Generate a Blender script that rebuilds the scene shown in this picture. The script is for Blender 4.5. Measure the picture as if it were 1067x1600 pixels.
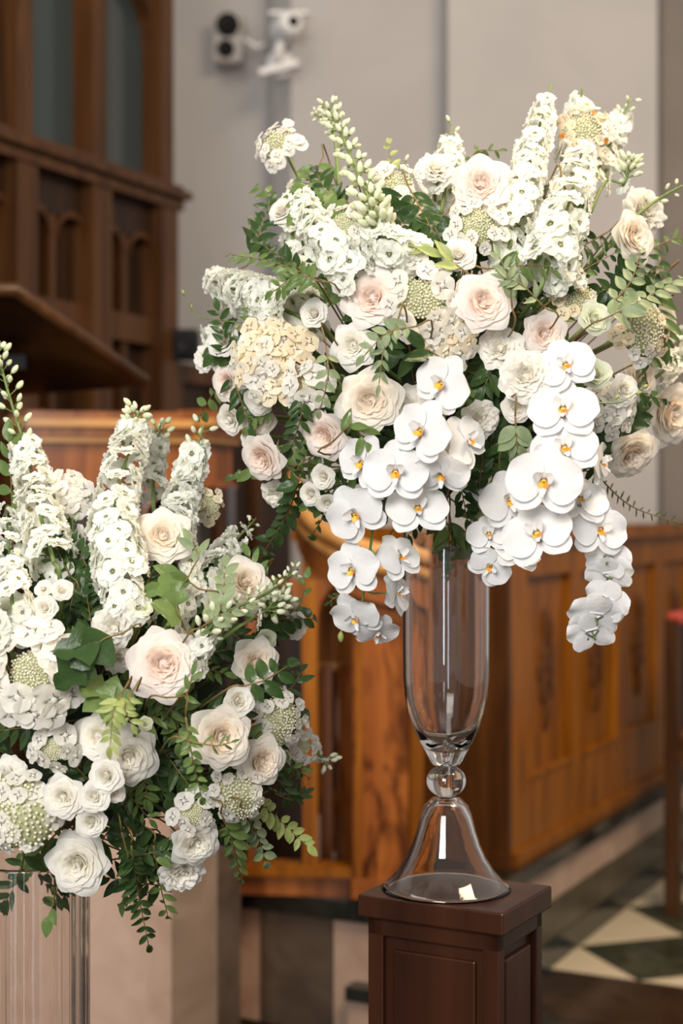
import bpy, math, random
import numpy as np
from mathutils import Vector, Matrix, Quaternion

# ------------------------------------------------------------------ camera, world, lights, exposure
for o in list(bpy.data.objects):
    bpy.data.objects.remove(o)
SC = bpy.context.scene
COL = SC.collection
F = 2445.0                       # focal length in pixels of the 1067 x 1600 frame
CZ = 1.55                        # eye height
cd = bpy.data.cameras.new('camera')
cd.sensor_fit = 'HORIZONTAL'; cd.sensor_width = 24.0; cd.lens = 55.0
cd.dof.use_dof = True; cd.dof.focus_distance = 2.25; cd.dof.aperture_fstop = 2.8
cd.clip_start = 0.05
cam = bpy.data.objects.new('camera', cd); COL.objects.link(cam)
cam.location = (0, 0, CZ); cam.rotation_euler = (math.radians(90), 0, 0)
SC.camera = cam

wd = bpy.data.worlds.new('world'); SC.world = wd; wd.use_nodes = True
bg = wd.node_tree.nodes['Background']
bg.inputs[0].default_value = (1.0, 0.95, 0.90, 1); bg.inputs[1].default_value = 0.46

def area(name, loc, target, size, power, col, size_y=None):
    l = bpy.data.lights.new(name, 'AREA'); l.energy = power; l.color = col
    l.size = size
    if size_y: l.shape = 'RECTANGLE'; l.size_y = size_y
    o = bpy.data.objects.new(name, l); COL.objects.link(o); o.location = loc
    d = Vector(target) - Vector(loc)
    o.rotation_euler = d.to_track_quat('-Z', 'Y').to_euler()
    return o
area('flash_bounce', (-1.1, -1.7, 3.1), (0.0, 2.4, 1.4), 1.7, 228, (1.0, 0.965, 0.92))
area('nave_light', (1.7, 2.1, 4.5), (0.9, 5.8, 0.7), 1.4, 200, (1.0, 0.78, 0.54))
area('chancel_light', (-1.2, 4.6, 5.4), (-0.2, 6.0, 0.9), 1.4, 40, (1.0, 0.86, 0.72))
area('nave_doorway', (-1.3, -6.0, 1.25), (0.0, 3.0, 1.2), 0.55, 70, (0.78, 0.88, 1.0), 2.5)
for k, (x, y, z) in enumerate(((-2.2, -3.0, 2.5), (-.9, -4.2, 2.7), (.6, -4.6, 2.5), (1.8, -3.4, 2.6), (2.6, -1.6, 2.4))):
    l = bpy.data.lights.new('nave_lamp', 'POINT'); l.energy = 9; l.color = (1.0, .88, .72); l.shadow_soft_size = .07
    o = bpy.data.objects.new('nave_lamp', l); COL.objects.link(o); o.location = (x, y, z)
SC.view_settings.view_transform = 'Standard'; SC.view_settings.look = 'None'
SC.view_settings.gamma = 1.0; SC.view_settings.use_curve_mapping = False
SC.view_settings.exposure = 0.0
try:
    SC.cycles.use_denoising = True
    SC.cycles.max_bounces = 16; SC.cycles.diffuse_bounces = 9; SC.cycles.transmission_bounces = 14
    SC.cycles.caustics_reflective = False; SC.cycles.caustics_refractive = True; SC.cycles.blur_glossy = 1.0; SC.cycles.sample_clamp_indirect = 6.0
except Exception:
    pass

# ------------------------------------------------------------------ helpers
R = random.Random(7)
rad = math.radians
def W(px, py, Y):
    """point of the place that stands at depth Y on the sight line through a picture point"""
    return Vector(((px - 533.5) / F * Y, Y, CZ - (py - 800.0) / F * Y))
def S(r, Y): return r * Y / F

def nm(V, Fc, name, mats, smooth=True, mi=None):
    me = bpy.data.meshes.new(name)
    me.from_pydata([tuple(map(float, v)) for v in V], [], [tuple(int(i) for i in f) for f in Fc])
    if not isinstance(mats, (list, tuple)): mats = [mats]
    for m in mats: me.materials.append(m)
    if mi is not None: me.polygons.foreach_set('material_index', np.array(mi, dtype=np.int32))
    if smooth: me.polygons.foreach_set('use_smooth', np.ones(len(me.polygons), dtype=bool))
    me.update()
    return me
def ob(name, me, parent=None, M=None):
    o = bpy.data.objects.new(name, me); COL.objects.link(o)
    if parent is not None: o.parent = parent
    if M is not None: o.matrix_local = M
    return o
def tag(o, label=None, cat=None, group=None, kind=None):
    if label: o['label'] = label
    if cat: o['category'] = cat
    if group: o['group'] = group
    if kind: o['kind'] = kind
    return o
def thing(name, label, cat, M=None, group=None):
    o = bpy.data.objects.new(name, None); COL.objects.link(o); o.empty_display_size = 0.02
    if M is not None: o.matrix_local = M
    return tag(o, label, cat, group)
def frame(pos, f, roll=0.0, s=1.0, up=Vector((0, 0, 1))):
    """matrix whose Z looks along f and whose Y is as near up as it can be, turned by roll degrees"""
    f = Vector(f).normalized()
    if abs(f.dot(up)) > 0.98: up = Vector((0, 1, 0))
    x = up.cross(f).normalized(); y = f.cross(x)
    M = Matrix((x, y, f)).transposed().to_4x4() @ Matrix.Rotation(rad(roll), 4, 'Z') @ Matrix.Scale(s, 4)
    M.translation = Vector(pos)
    return M

class MB:
    def __init__(s): s.V = []; s.F = []; s.m = []
    def add(s, V, Fc, m=0):
        b = len(s.V); s.V += [tuple(v) for v in V]
        for i, f in enumerate(Fc):
            s.F.append(tuple(b + k for k in f)); s.m.append(m if isinstance(m, int) else m[i])
        return s
    def box(s, x0, x1, y0, y1, z0, z1, M=None, m=0):
        V = [Vector((x, y, z)) for x in (x0, x1) for y in (y0, y1) for z in (z0, z1)]
        if M is not None: V = [M @ v for v in V]
        return s.add(V, [(0, 1, 3, 2), (4, 6, 7, 5), (0, 4, 5, 1), (2, 3, 7, 6), (0, 2, 6, 4), (1, 5, 7, 3)], m)
    def prism(s, poly, z0, z1, m=0):
        n = len(poly)
        V = [(p[0], p[1], z0) for p in poly] + [(p[0], p[1], z1) for p in poly]
        Fc = [(i, (i + 1) % n, n + (i + 1) % n, n + i) for i in range(n)] + [tuple(range(n - 1, -1, -1)), tuple(range(n, 2 * n))]
        return s.add(V, Fc, m)
    def tube(s, pts, r, n=6, m=0, r1=None):
        V, Fc = tube(pts, r, n, r1); return s.add(V, Fc, m)
    def build(s, name, mats, parent=None, M=None, smooth=False):
        return ob(name, nm(s.V, s.F, name, mats, smooth, s.m if isinstance(mats, (list, tuple)) else None), parent, M)

def tube(pts, r, n=6, r1=None):
    pts = [Vector(p) for p in pts]; k = len(pts); V = []; Fc = []
    up = Vector((0.31, 0.77, 0.55)).normalized()
    for i, p in enumerate(pts):
        t = (pts[min(i + 1, k - 1)] - pts[max(i - 1, 0)])
        t = t.normalized() if t.length > 1e-9 else Vector((0, 0, 1))
        a = t.cross(up)
        if a.length < 1e-3: a = t.cross(Vector((1, 0, 0)))
        a.normalize(); b = t.cross(a)
        rr = r if r1 is None else r + (r1 - r) * i / max(1, k - 1)
        for j in range(n):
            w = 2 * math.pi * j / n
            V.append(p + (a * math.cos(w) + b * math.sin(w)) * rr)
    for i in range(k - 1):
        for j in range(n):
            Fc.append((i * n + j, i * n + (j + 1) % n, (i + 1) * n + (j + 1) % n, (i + 1) * n + j))
    Fc.append(tuple(range(n - 1, -1, -1))); Fc.append(tuple((k - 1) * n + j for j in range(n)))
    return V, Fc
def lathe(prof, n=24, close=False):
    V = []; Fc = []; k = len(prof)
    for r, z in prof:
        for j in range(n):
            w = 2 * math.pi * j / n; V.append((r * math.cos(w), r * math.sin(w), z))
    for i in range(k - 1 if not close else k):
        i2 = (i + 1) % k
        for j in range(n):
            Fc.append((i * n + j, i * n + (j + 1) % n, i2 * n + (j + 1) % n, i2 * n + j))
    if not close:
        Fc.append(tuple(range(n - 1, -1, -1))); Fc.append(tuple((k - 1) * n + j for j in range(n)))
    return V, Fc
def smoothpath(pts, n=14):
    pts = [Vector(p) for p in pts]
    if len(pts) == 2: return [pts[0].lerp(pts[1], i / (n - 1)) for i in range(n)]
    P = [pts[0] * 2 - pts[1]] + pts + [pts[-1] * 2 - pts[-2]]; out = []
    for i in range(n):
        x = i / (n - 1) * (len(pts) - 1); k = min(int(x), len(pts) - 2); t = x - k
        a, b, c, d = P[k], P[k + 1], P[k + 2], P[k + 3]
        out.append(0.5 * ((2 * b) + (c - a) * t + (2 * a - 5 * b + 4 * c - d) * t * t + (3 * b - a - 3 * c + d) * t ** 3))
    return out
def along(path, t):
    x = max(0.0, min(1.0, t)) * (len(path) - 1); k = min(int(x), len(path) - 2)
    return path[k].lerp(path[k + 1], x - k), (path[k + 1] - path[k]).normalized()
def sstep(a, b, x):
    t = np.clip((x - a) / (b - a), 0, 1); return t * t * (3 - 2 * t)
def grid_faces(nv, nu, b=0):
    return [(b + i * nu + j, b + i * nu + j + 1, b + (i + 1) * nu + j + 1, b + (i + 1) * nu + j) for i in range(nv - 1) for j in range(nu - 1)]

# ------------------------------------------------------------------ materials
def newmat(name):
    m = bpy.data.materials.new(name); m.use_nodes = True
    nt = m.node_tree; return m, nt, nt.nodes['Principled BSDF'], nt.nodes['Material Output']
def plain(name, col, rough=0.5, metal=0.0, spec=0.5, coat=0.0):
    m, nt, b, o = newmat(name)
    b.inputs['Base Color'].default_value = (*col, 1); b.inputs['Roughness'].default_value = rough
    b.inputs['Metallic'].default_value = metal; b.inputs['Specular IOR Level'].default_value = spec
    b.inputs['Coat Weight'].default_value = coat
    return m
def petal_mat(name, col, col2=None, trans=0.36, rough=0.55, vein=0.0):
    """thin petal: sheen-free diffuse front with light passing through; slow tint change over each petal"""
    m, nt, b, o = newmat(name)
    N = nt.nodes.new; L = nt.links.new
    tc = N('ShaderNodeTexCoord'); nz = N('ShaderNodeTexNoise'); nz.inputs['Scale'].default_value = 2.3
    L(tc.outputs['Object'], nz.inputs['Vector'])
    oi = N('ShaderNodeObjectInfo')
    mx = N('ShaderNodeMix'); mx.data_type = 'RGBA'
    mx.inputs[6].default_value = (*col, 1); mx.inputs[7].default_value = (*(col2 or tuple(c * .94 for c in col)), 1)
    ma = N('ShaderNodeMath'); ma.operation = 'ADD'
    m2 = N('ShaderNodeMath'); m2.operation = 'MULTIPLY'; m2.inputs[1].default_value = 0.5
    L(oi.outputs['Random'], m2.inputs[0]); L(m2.outputs[0], ma.inputs[0])
    m3 = N('ShaderNodeMath'); m3.operation = 'SUBTRACT'; m3.inputs[1].default_value = 0.25; m3.use_clamp = True
    L(nz.outputs['Fac'], ma.inputs[1]); L(ma.outputs[0], m3.inputs[0]); L(m3.outputs[0], mx.inputs[0])
    L(mx.outputs[2], b.inputs['Base Color'])
    b.inputs['Roughness'].default_value = rough; b.inputs['Specular IOR Level'].default_value = 0.25
    tr = N('ShaderNodeBsdfTranslucent'); L(mx.outputs[2], tr.inputs['Color'])
    ms = N('ShaderNodeMixShader'); ms.inputs[0].default_value = trans
    L(b.outputs[0], ms.inputs[1]); L(tr.outputs[0], ms.inputs[2]); L(ms.outputs[0], o.inputs['Surface'])
    nb = N('ShaderNodeTexNoise'); nb.inputs['Scale'].default_value = 9; L(tc.outputs['Object'], nb.inputs['Vector'])
    bp = N('ShaderNodeBump'); bp.inputs['Strength'].default_value = 0.07; bp.inputs['Distance'].default_value = 0.02
    L(nb.outputs['Fac'], bp.inputs['Height']); L(bp.outputs[0], b.inputs['Normal'])
    return m
def leaf_mat(name, col, col2, rough=0.38, trans=0.18):
    return petal_mat(name, col, col2, trans, rough)
def wood(name, c1, c2, rough=0.32, scale=1.0, coat=0.06, ax='Z', blotch=0):
    m, nt, b, o = newmat(name); b.inputs['Specular IOR Level'].default_value = 0.18; N = nt.nodes.new; L = nt.links.new
    tc = N('ShaderNodeTexCoord'); mp = N('ShaderNodeMapping')
    sc = {'Z': (9, 9, 0.8), 'X': (0.8, 9, 9), 'Y': (9, 0.8, 9)}[ax]
    mp.inputs['Scale'].default_value = tuple(k * scale for k in sc)
    L(tc.outputs['Object'], mp.inputs['Vector'])
    n1 = N('ShaderNodeTexNoise'); n1.inputs['Scale'].default_value = 2.2; n1.inputs['Detail'].default_value = 6; n1.inputs['Distortion'].default_value = 0.8
    L(mp.outputs[0], n1.inputs['Vector'])
    cr = N('ShaderNodeValToRGB'); cr.color_ramp.elements[0].position = 0.32; cr.color_ramp.elements[1].position = 0.70
    cr.color_ramp.elements[0].color = (*c1, 1); cr.color_ramp.elements[1].color = (*c2, 1)
    L(n1.outputs['Fac'], cr.inputs[0])
    if blotch:
        n2 = N('ShaderNodeTexNoise'); n2.inputs['Scale'].default_value = 5.5; n2.inputs['Detail'].default_value = 3; n2.inputs['Distortion'].default_value = 1.5
        m2 = N('ShaderNodeMapping'); m2.inputs['Scale'].default_value = (1.6, 1.6, .8); L(tc.outputs['Object'], m2.inputs['Vector']); L(m2.outputs[0], n2.inputs['Vector'])
        c2_ = N('ShaderNodeValToRGB'); c2_.color_ramp.elements[0].position = .38; c2_.color_ramp.elements[1].position = .56
        c2_.color_ramp.elements[0].color = (blotch, blotch * .85, blotch * .8, 1); c2_.color_ramp.elements[1].color = (1, 1, 1, 1); L(n2.outputs['Fac'], c2_.inputs[0])
        mm = N('ShaderNodeMix'); mm.data_type = 'RGBA'; mm.blend_type = 'MULTIPLY'; mm.inputs[0].default_value = 1
        L(cr.outputs[0], mm.inputs[6]); L(c2_.outputs[0], mm.inputs[7]); L(mm.outputs[2], b.inputs['Base Color'])
    else: L(cr.outputs[0], b.inputs['Base Color'])
    b.inputs['Roughness'].default_value = rough; b.inputs['Coat Weight'].default_value = coat; b.inputs['Coat Roughness'].default_value = 0.2
    bp = N('ShaderNodeBump'); bp.inputs['Strength'].default_value = 0.08; L(n1.outputs['Fac'], bp.inputs['Height']); L(bp.outputs[0], b.inputs['Normal'])
    return m
def marble(name, c1, c2, rough=0.25, scale=3.0, lo=0.35, hi=0.7, detail=8):
    m, nt, b, o = newmat(name); N = nt.nodes.new; L = nt.links.new
    tc = N('ShaderNodeTexCoord'); n1 = N('ShaderNodeTexNoise'); n1.inputs['Scale'].default_value = scale
    n1.inputs['Detail'].default_value = detail; n1.inputs['Distortion'].default_value = 1.6
    L(tc.outputs['Object'], n1.inputs['Vector'])
    cr = N('ShaderNodeValToRGB'); cr.color_ramp.elements[0].position = lo; cr.color_ramp.elements[1].position = hi
    cr.color_ramp.elements[0].color = (*c1, 1); cr.color_ramp.elements[1].color = (*c2, 1)
    L(n1.outputs['Fac'], cr.inputs[0]); L(cr.outputs[0], b.inputs['Base Color']); b.inputs['Roughness'].default_value = rough
    return m
def glass(name, col=(1, 1, 1), rough=0.0, ior=1.47):
    m, nt, b, o = newmat(name)
    b.inputs['Base Color'].default_value = (*col, 1); b.inputs['Roughness'].default_value = rough
    b.inputs['Transmission Weight'].default_value = 1.0; b.inputs['IOR'].default_value = ior
    return m

M_ = dict(
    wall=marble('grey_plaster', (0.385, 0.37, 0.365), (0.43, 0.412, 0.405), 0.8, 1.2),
    wall2=marble('wall_brown', (0.20, 0.175, 0.155), (0.24, 0.21, 0.19), 0.8, 1.2),
    oak=wood('orange_oak', (0.150, 0.043, 0.002), (0.34, 0.115, 0.006), 0.34),
    oak_h=wood('orange_oak_across', (0.150, 0.043, 0.002), (0.34, 0.115, 0.006), 0.34, 1, .25, 'X'),
    red=wood('reddish_mahogany', (0.12, 0.032, 0.008), (0.38, 0.125, 0.026), 0.25, 0.55, 0.35),
    blotched=wood('blotched_mahogany', (0.17, 0.042, 0.008), (0.42, 0.135, 0.026), 0.25, 0.55, 0.35, 'Z', .28),  # mahogany broken up by irregular dark blotches
    gold_highlight=wood('gold_highlight_moulding', (0.42, 0.19, 0.05), (0.62, 0.32, 0.10), 0.2, 1, 0.6, 'X'),  # pulpit mouldings with their bright highlight put into the base colour
    dark=wood('dark_walnut', (0.010, 0.004, 0.0014), (0.030, 0.012, 0.004), 0.4, 0.8, 0.15),
    walnut=wood('brown_walnut', (0.034, 0.013, 0.004), (0.085, 0.034, 0.010), 0.4, 0.8, 0.15),
    ped=wood('pedestal_brown', (0.020, 0.0055, 0.0022), (0.046, 0.014, 0.0055), 0.35, 0.6, 0.12),
    endw=wood('stall_end_wood', (0.050, 0.017, 0.004), (0.125, 0.044, 0.010), 0.35),
    pink=marble('pink_marble', (0.42, 0.28, 0.21), (0.54, 0.39, 0.305), 0.35, 4),
    tan=marble('shaded_pier_marble', (0.20, 0.14, 0.10), (0.29, 0.205, 0.15), 0.35, 4),
    browng=marble('brown_grey_marble', (0.075, 0.052, 0.038), (0.115, 0.083, 0.062), 0.3, 6),
    olive_grey=marble('olive_grey_band', (0.060, 0.046, 0.026), (0.10, 0.078, 0.046), 0.3, 3),
    black=marble('black_marble', (0.004, 0.005, 0.004), (0.020, 0.024, 0.020), 0.15, 5),
    green=marble('dark_green_marble', (0.016, 0.022, 0.012), (0.085, 0.090, 0.050), 0.2, 7, .4, .8),
    cream=marble('cream_marble', (0.66, 0.55, 0.38), (0.74, 0.64, 0.47), 0.25, 2.5),
    brownm=marble('dark_brown_marble', (0.018, 0.009, 0.0045), (0.048, 0.026, 0.012), 0.18, 5),
    pane=plain('dark_teal_glass', (0.030, 0.042, 0.044), 0.18, 0, 0.6),
    white_plastic=plain('white_plastic', (0.72, 0.72, 0.73), 0.4),
    black_plastic=plain('black_plastic', (0.004, 0.004, 0.0045), 0.5, 0, 0.12),
    leather=plain('red_leather', (0.45, 0.05, 0.03), 0.45),
    glass=glass('clear_glass'), glass2=glass('clear_acrylic', (0.98, 0.97, 0.96)),
    rose_o=petal_mat('blush_petal', (0.94, 0.895, 0.85), (0.94, 0.865, 0.81), 0.46),
    rose_i=petal_mat('blush_heart', (0.95, 0.82, 0.73), (0.95, 0.87, 0.80), 0.46),
    cream_o=petal_mat('cream_petal', (0.94, 0.91, 0.84), (0.94, 0.885, 0.80), 0.46),
    cream_i=petal_mat('cream_heart', (0.93, 0.83, 0.71), (0.93, 0.87, 0.77), 0.46),
    white_o=petal_mat('white_petal', (0.92, 0.91, 0.87), (0.91, 0.88, 0.81), 0.46),
    white_i=petal_mat('white_heart', (0.93, 0.90, 0.81), (0.93, 0.91, 0.84), 0.46),
    lime_o=petal_mat('greenish_petal', (0.84, 0.86, 0.74), (0.78, 0.81, 0.62), 0.46),
    orch=petal_mat('orchid_white', (0.80, 0.795, 0.79), (0.78, 0.78, 0.78), 0.26, 0.45),
    yellow=petal_mat('lip_yellow', (0.85, 0.58, 0.08), (0.85, 0.45, 0.04), 0.15),
    orange=petal_mat('lip_orange', (0.80, 0.22, 0.03), (0.85, 0.40, 0.05), 0.15),
    delph=petal_mat('delphinium_white', (0.94, 0.94, 0.90), (0.92, 0.93, 0.85), 0.46),
    eye=petal_mat('delphinium_eye', (0.52, 0.55, 0.25), (0.40, 0.44, 0.16)),
    hyd=petal_mat('hydrangea_white', (0.94, 0.92, 0.88), (0.93, 0.90, 0.81), 0.46),
    hyd_t=petal_mat('hydrangea_peach', (0.93, 0.87, 0.70), (0.91, 0.76, 0.52)),
    bead=petal_mat('tiny_bud_cream', (0.92, 0.90, 0.79), (0.88, 0.85, 0.66)),
    dome=petal_mat('bud_cluster_ground', (0.46, 0.46, 0.26), (0.36, 0.38, 0.19), .2),
    bud=petal_mat('bud_white', (0.83, 0.84, 0.70), (0.74, 0.78, 0.52)),
    stem=petal_mat('green_stem', (0.16, 0.24, 0.07), (0.22, 0.28, 0.10), 0.1),
    twig=petal_mat('russet_twig', (0.19, 0.11, 0.045), (0.23, 0.17, 0.06), 0.1),
    leaf_d=leaf_mat('leaf_dark', (0.026, 0.058, 0.016), (0.055, 0.100, 0.028), 0.3),
    leaf_m=leaf_mat('leaf_mid', (0.095, 0.155, 0.042), (0.16, 0.23, 0.07), 0.32),
    leaf_s=leaf_mat('leaf_sage', (0.19, 0.25, 0.13), (0.27, 0.32, 0.18), 0.42),
    leaf_l=leaf_mat('leaf_lime', (0.26, 0.33, 0.10), (0.36, 0.40, 0.14), 0.4),
    foam=plain('moss_foam', (0.018, 0.030, 0.012), 0.9),
)

# ------------------------------------------------------------------ the setting
TH = rad(26.5)
A2 = Vector((math.sin(TH), math.cos(TH), 0)); B2 = Vector((math.cos(TH), -math.sin(TH), 0))
V0 = Vector((0.845, 5.59, 0))
def ST(org):
    """frame whose x runs along B2 (out of the stall front), y along A2 (down the chancel)"""
    M = Matrix((B2, A2, Vector((0, 0, 1)))).transposed().to_4x4(); M.translation = org; return M
MS = ST(V0)
def struct(o, label=None): o['kind'] = 'structure'; return o

fl = MB(); fl.box(-6, 6, -9, 9, -0.06, -0.012)
floor = struct(fl.build('floor', M_['brownm'], None, MS))
def clip(poly, nx, ny, c):
    out = []
    for i in range(len(poly)):
        p, q = poly[i], poly[(i + 1) % len(poly)]
        dp, dq = nx * p[0] + ny * p[1] - c, nx * q[0] + ny * q[1] - c
        if dp >= 0: out.append(p)
        if dp * dq < 0:
            t = dp / (dp - dq); out.append((p[0] + (q[0] - p[0]) * t, p[1] + (q[1] - p[1]) * t))
    return out
h = 0.308; g = 0.0035
for i in range(0, 9):
    for j in range(-1, 9):
        if (i + j) % 2 == 0: continue
        c = (i * h, j * h)
        k = h - g
        poly = [(c[0] - k, c[1]), (c[0], c[1] - k), (c[0] + k, c[1]), (c[0], c[1] + k)]
        poly = clip(clip(poly, 1, 0, 0.002), 0, 1, -h + 0.002)
        if len(poly) >= 3:
            MB().prism(poly, -0.012, 0.0).build('tile', M_['cream' if i % 2 == 0 else 'green'], floor)
for k in range(4):
    MB().prism([(k * 0.9 + 0.002, -0.80), (k * 0.9 + 0.898, -0.80), (k * 0.9 + 0.898, -h - .002), (k * 0.9 + .002, -h - .002)], -0.012, 0.0).build('border_slab', M_['brownm'], floor)
    MB().prism([(k * 0.9 + 0.002, -1.30), (k * 0.9 + 0.898, -1.30), (k * 0.9 + 0.898, -.804), (k * 0.9 + .002, -.804)], -0.012, 0.0).build('border_slab', M_['black'], floor)

# raised chancel platform: plinth courses with a black coping
TC = -1.22; ZP = 0.40
plat = struct(MB().box(-3.2, -0.02, TC + .02, 4.5, -0.011, ZP - 0.055).build('trim_1', M_['pink'], None, MS))
def pl(name, mat, *b): return MB().box(*b).build(name, M_[mat], plat)
pl('skirting', 'black', -0.03, 0.0, TC, 4.5, -0.01, 0.09)
pl('dark_band', 'olive_grey', -0.03, -0.004, TC, 4.5, 0.09, 0.215)  # darker olive grey band between skirting and pink slabs
for k in range(7):
    t0 = TC + k * 0.82
    pl('marble_slab', 'pink', -0.03, -0.006 - .004 * (k % 2), t0 + .003, t0 + .817, 0.218, ZP - 0.055)
for k in range(6):
    t0 = TC - 0.015 + k * 0.95
    pl('coping', 'black', -0.34, 0.018, t0, t0 + .945, ZP - 0.05, ZP)
for k, (s0, s1) in enumerate(((-0.30, 0.018), (-0.82, -0.303), (-1.5, -0.823))):
    pl('coping', 'black', s0, s1, TC - 0.02, TC + 0.34, ZP - 0.058, ZP + 0.0005)
for s0, s1, mt in ((-0.36, -0.004, 'pink'), (-0.61, -0.363, 'browng'), (-1.0, -0.613, 'pink')):
    pl('marble_panel', mt, s0, s1, TC - 0.004, TC + 0.03, 0.0, ZP - 0.06)
pl('step_edge', 'black', -0.29, 0.0, TC - 0.07, TC, 0.125, 0.165)
pl('step_riser', 'pink', -0.285, 0.0, TC - 0.06, TC, 0.0, 0.125)
# marble pier nearer to the flowers
pts = [W(-160, 800, 4.42), W(268, 800, 4.22), W(338, 800, 4.33), W(374, 800, 4.45), W(374, 800, 4.9), W(-160, 800, 4.9)]
pier = struct(MB().prism([(p.x, p.y) for p in pts], -0.01, 0.70).build('trim_2', M_['pink']))
for a, b, mt in ((1, 2, 'tan'), (2, 3, 'browng')):  # faces turned away: their shading is put into darker marble colours
    p, q = pts[a], pts[b]; d = (q - p).normalized(); n = Vector((d.y, -d.x, 0))
    MB().prism([((p + n * .004).x, (p + n * .004).y), ((q + n * .004).x, (q + n * .004).y), (q.x, q.y), (p.x, p.y)], 0, 0.70).build('marble_panel', M_[mt], pier)

# back walls (stepped plaster piers)
def wallpoly(name, pl_, z0=-.05, z1=6.0, mat='wall'):
    V = [];
    for px, Y in pl_:
        p = W(px, 800, Y); V += [(p.x, p.y, z0), (p.x, p.y, z1)]
    Fc = [(2 * i, 2 * i + 2, 2 * i + 3, 2 * i + 1) for i in range(len(pl_) - 1)]
    o = ob(name, nm(V, Fc, name, M_[mat], False)); md = o.modifiers.new('thick', 'SOLIDIFY'); md.thickness = 0.08; md.offset = -1
    return struct(o)
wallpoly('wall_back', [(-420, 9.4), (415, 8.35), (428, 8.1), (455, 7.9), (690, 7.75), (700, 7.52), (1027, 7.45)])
wallpoly('wall_side', [(1027, 7.46), (1034, 7.75), (1700, 8.6)], mat='wall2')  # this stretch is darker and browner than the back wall

# dark timber screen with glazed lights
E = Vector((-0.712, 6.5, 0)); ME = ST(E)
sc_ = thing('timber_screen', 'tall dark carved timber screen with dusky glass lights above panelled base', 'screen', ME)
def sp(name, mat, *b, par=None, rot=None):
    return MB().box(*b).build(name, M_[mat], par or sc_)
sp('back_board', 'dark', -0.10, -0.06, -2.2, 0.0, 0.0, 2.85)
sp('cornice', 'walnut', -0.12, 0.05, -2.2, 0.03, 2.80, 2.90); sp('cornice_lip', 'walnut', -0.12, 0.08, -2.2, 0.05, 2.845, 2.875)
sp('lower_rail', 'walnut', -0.06, 0.0, -2.2, 0.0, 2.23, 2.34); sp('frieze_rail', 'dark', -0.06, -0.015, -2.2, 0.0, 2.66, 2.80)
sp('bottom_rail', 'walnut', -0.06, 0.0, -2.2, 0.0, 0.30, 1.78)
for t in (-1.0, -0.54, -0.065, -1.46, -1.92):
    sp('pilaster', 'walnut', -0.06, 0.04, t - 0.055, t + 0.065, 0.4, 2.80)
    sp('mullion', 'oak' if False else 'walnut', -0.10, 0.03, t - 0.045, t + 0.045, 2.88, 4.6)
for t in (-0.30, -0.77, -1.23, -1.69):
    sp('muntin', 'walnut', -0.06, -0.02, t - 0.018, t + 0.018, 2.34, 2.70)
    sp('muntin', 'walnut', -0.06, -0.02, t - 0.018, t + 0.018, 1.7, 2.25)
    sp('glass_pane', 'pane', -0.075, -0.065, t - 0.20, t + 0.20, 2.88, 4.6)
    for k in (-.115, .115):
        a_ = MB()
        for q in range(6):
            w0, w1 = math.pi * q / 6, math.pi * (q + 1) / 6
            a_.add([Vector((-0.012, t + k + 0.095 * math.cos(w), 2.665 - 0.09 + 0.09 * math.sin(w) + dz)) for w in (w0, w1) for dz in (0, 0.022)] + [Vector((-0.06, t + k + 0.095 * math.cos(w), 2.665 - 0.09 + 0.09 * math.sin(w) + dz)) for w in (w0, w1) for dz in (0, 0.022)],
                   [(0, 1, 3, 2), (0, 2, 6, 4), (1, 5, 7, 3), (4, 6, 7, 5)])
        a_.build('arch_tracery', M_['walnut'], sc_)
# arched head of the end light
a_ = MB()
for q in range(12):
    w0, w1 = math.pi * q / 12, math.pi * (q + 1) / 12
    zc = 3.42
    V = []
    for w in (w0, w1):
        for s in (-0.07, 0.0):
            V += [(s, -0.30 + 0.19 * math.cos(w), zc + 0.26 * math.sin(w)), (s, -0.30 + 0.24 * math.cos(w), 3.9)]
    a_.add(V, [(2, 3, 7, 6), (0, 2, 6, 4), (0, 1, 3, 2), (4, 6, 7, 5)])
a_.build('arch_head', M_['walnut'], sc_)
# lower panelled wainscot that goes on behind the pulpit
wn = thing('wainscot', 'plain dark brown wainscot running on behind the pulpit below the plaster', 'panelling', ME)
MB().box(-0.10, -0.05, 0.06, 1.15, 0.0, 2.16).build('board', M_['dark'], wn)
MB().box(-0.05, -0.01, 0.06, 1.15, 2.10, 2.18).build('cap_rail', M_['walnut'], wn)
for t in (0.10, 0.44, 0.80):
    MB().box(-0.05, -0.02, t - 0.03, t + 0.03, 0.0, 2.10).build('stile', M_['walnut'], wn)
p = W(290, 540, 6.5)
sp_ = thing('loudspeaker', 'small black box loudspeaker standing on the dark wainscot rail', 'speaker', Matrix.Translation((p.x, p.y, 2.18)))
q = MB(); q.box(-.055, .055, -.06, .06, 0, .125); o = q.build('cabinet', M_['black_plastic'], sp_); md = o.modifiers.new('b', 'BEVEL'); md.width = .012; md.segments = 3
V, Fc = lathe([(.045, 0), (.045, .008), (.03, .004), (.012, .002)], 16)
ob('driver_cone', nm(V, Fc, 'driver_cone', M_['black_plastic']), sp_, Matrix.Translation((0, -.06, .06)) @ Matrix.Rotation(rad(90), 4, 'X'))

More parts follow.
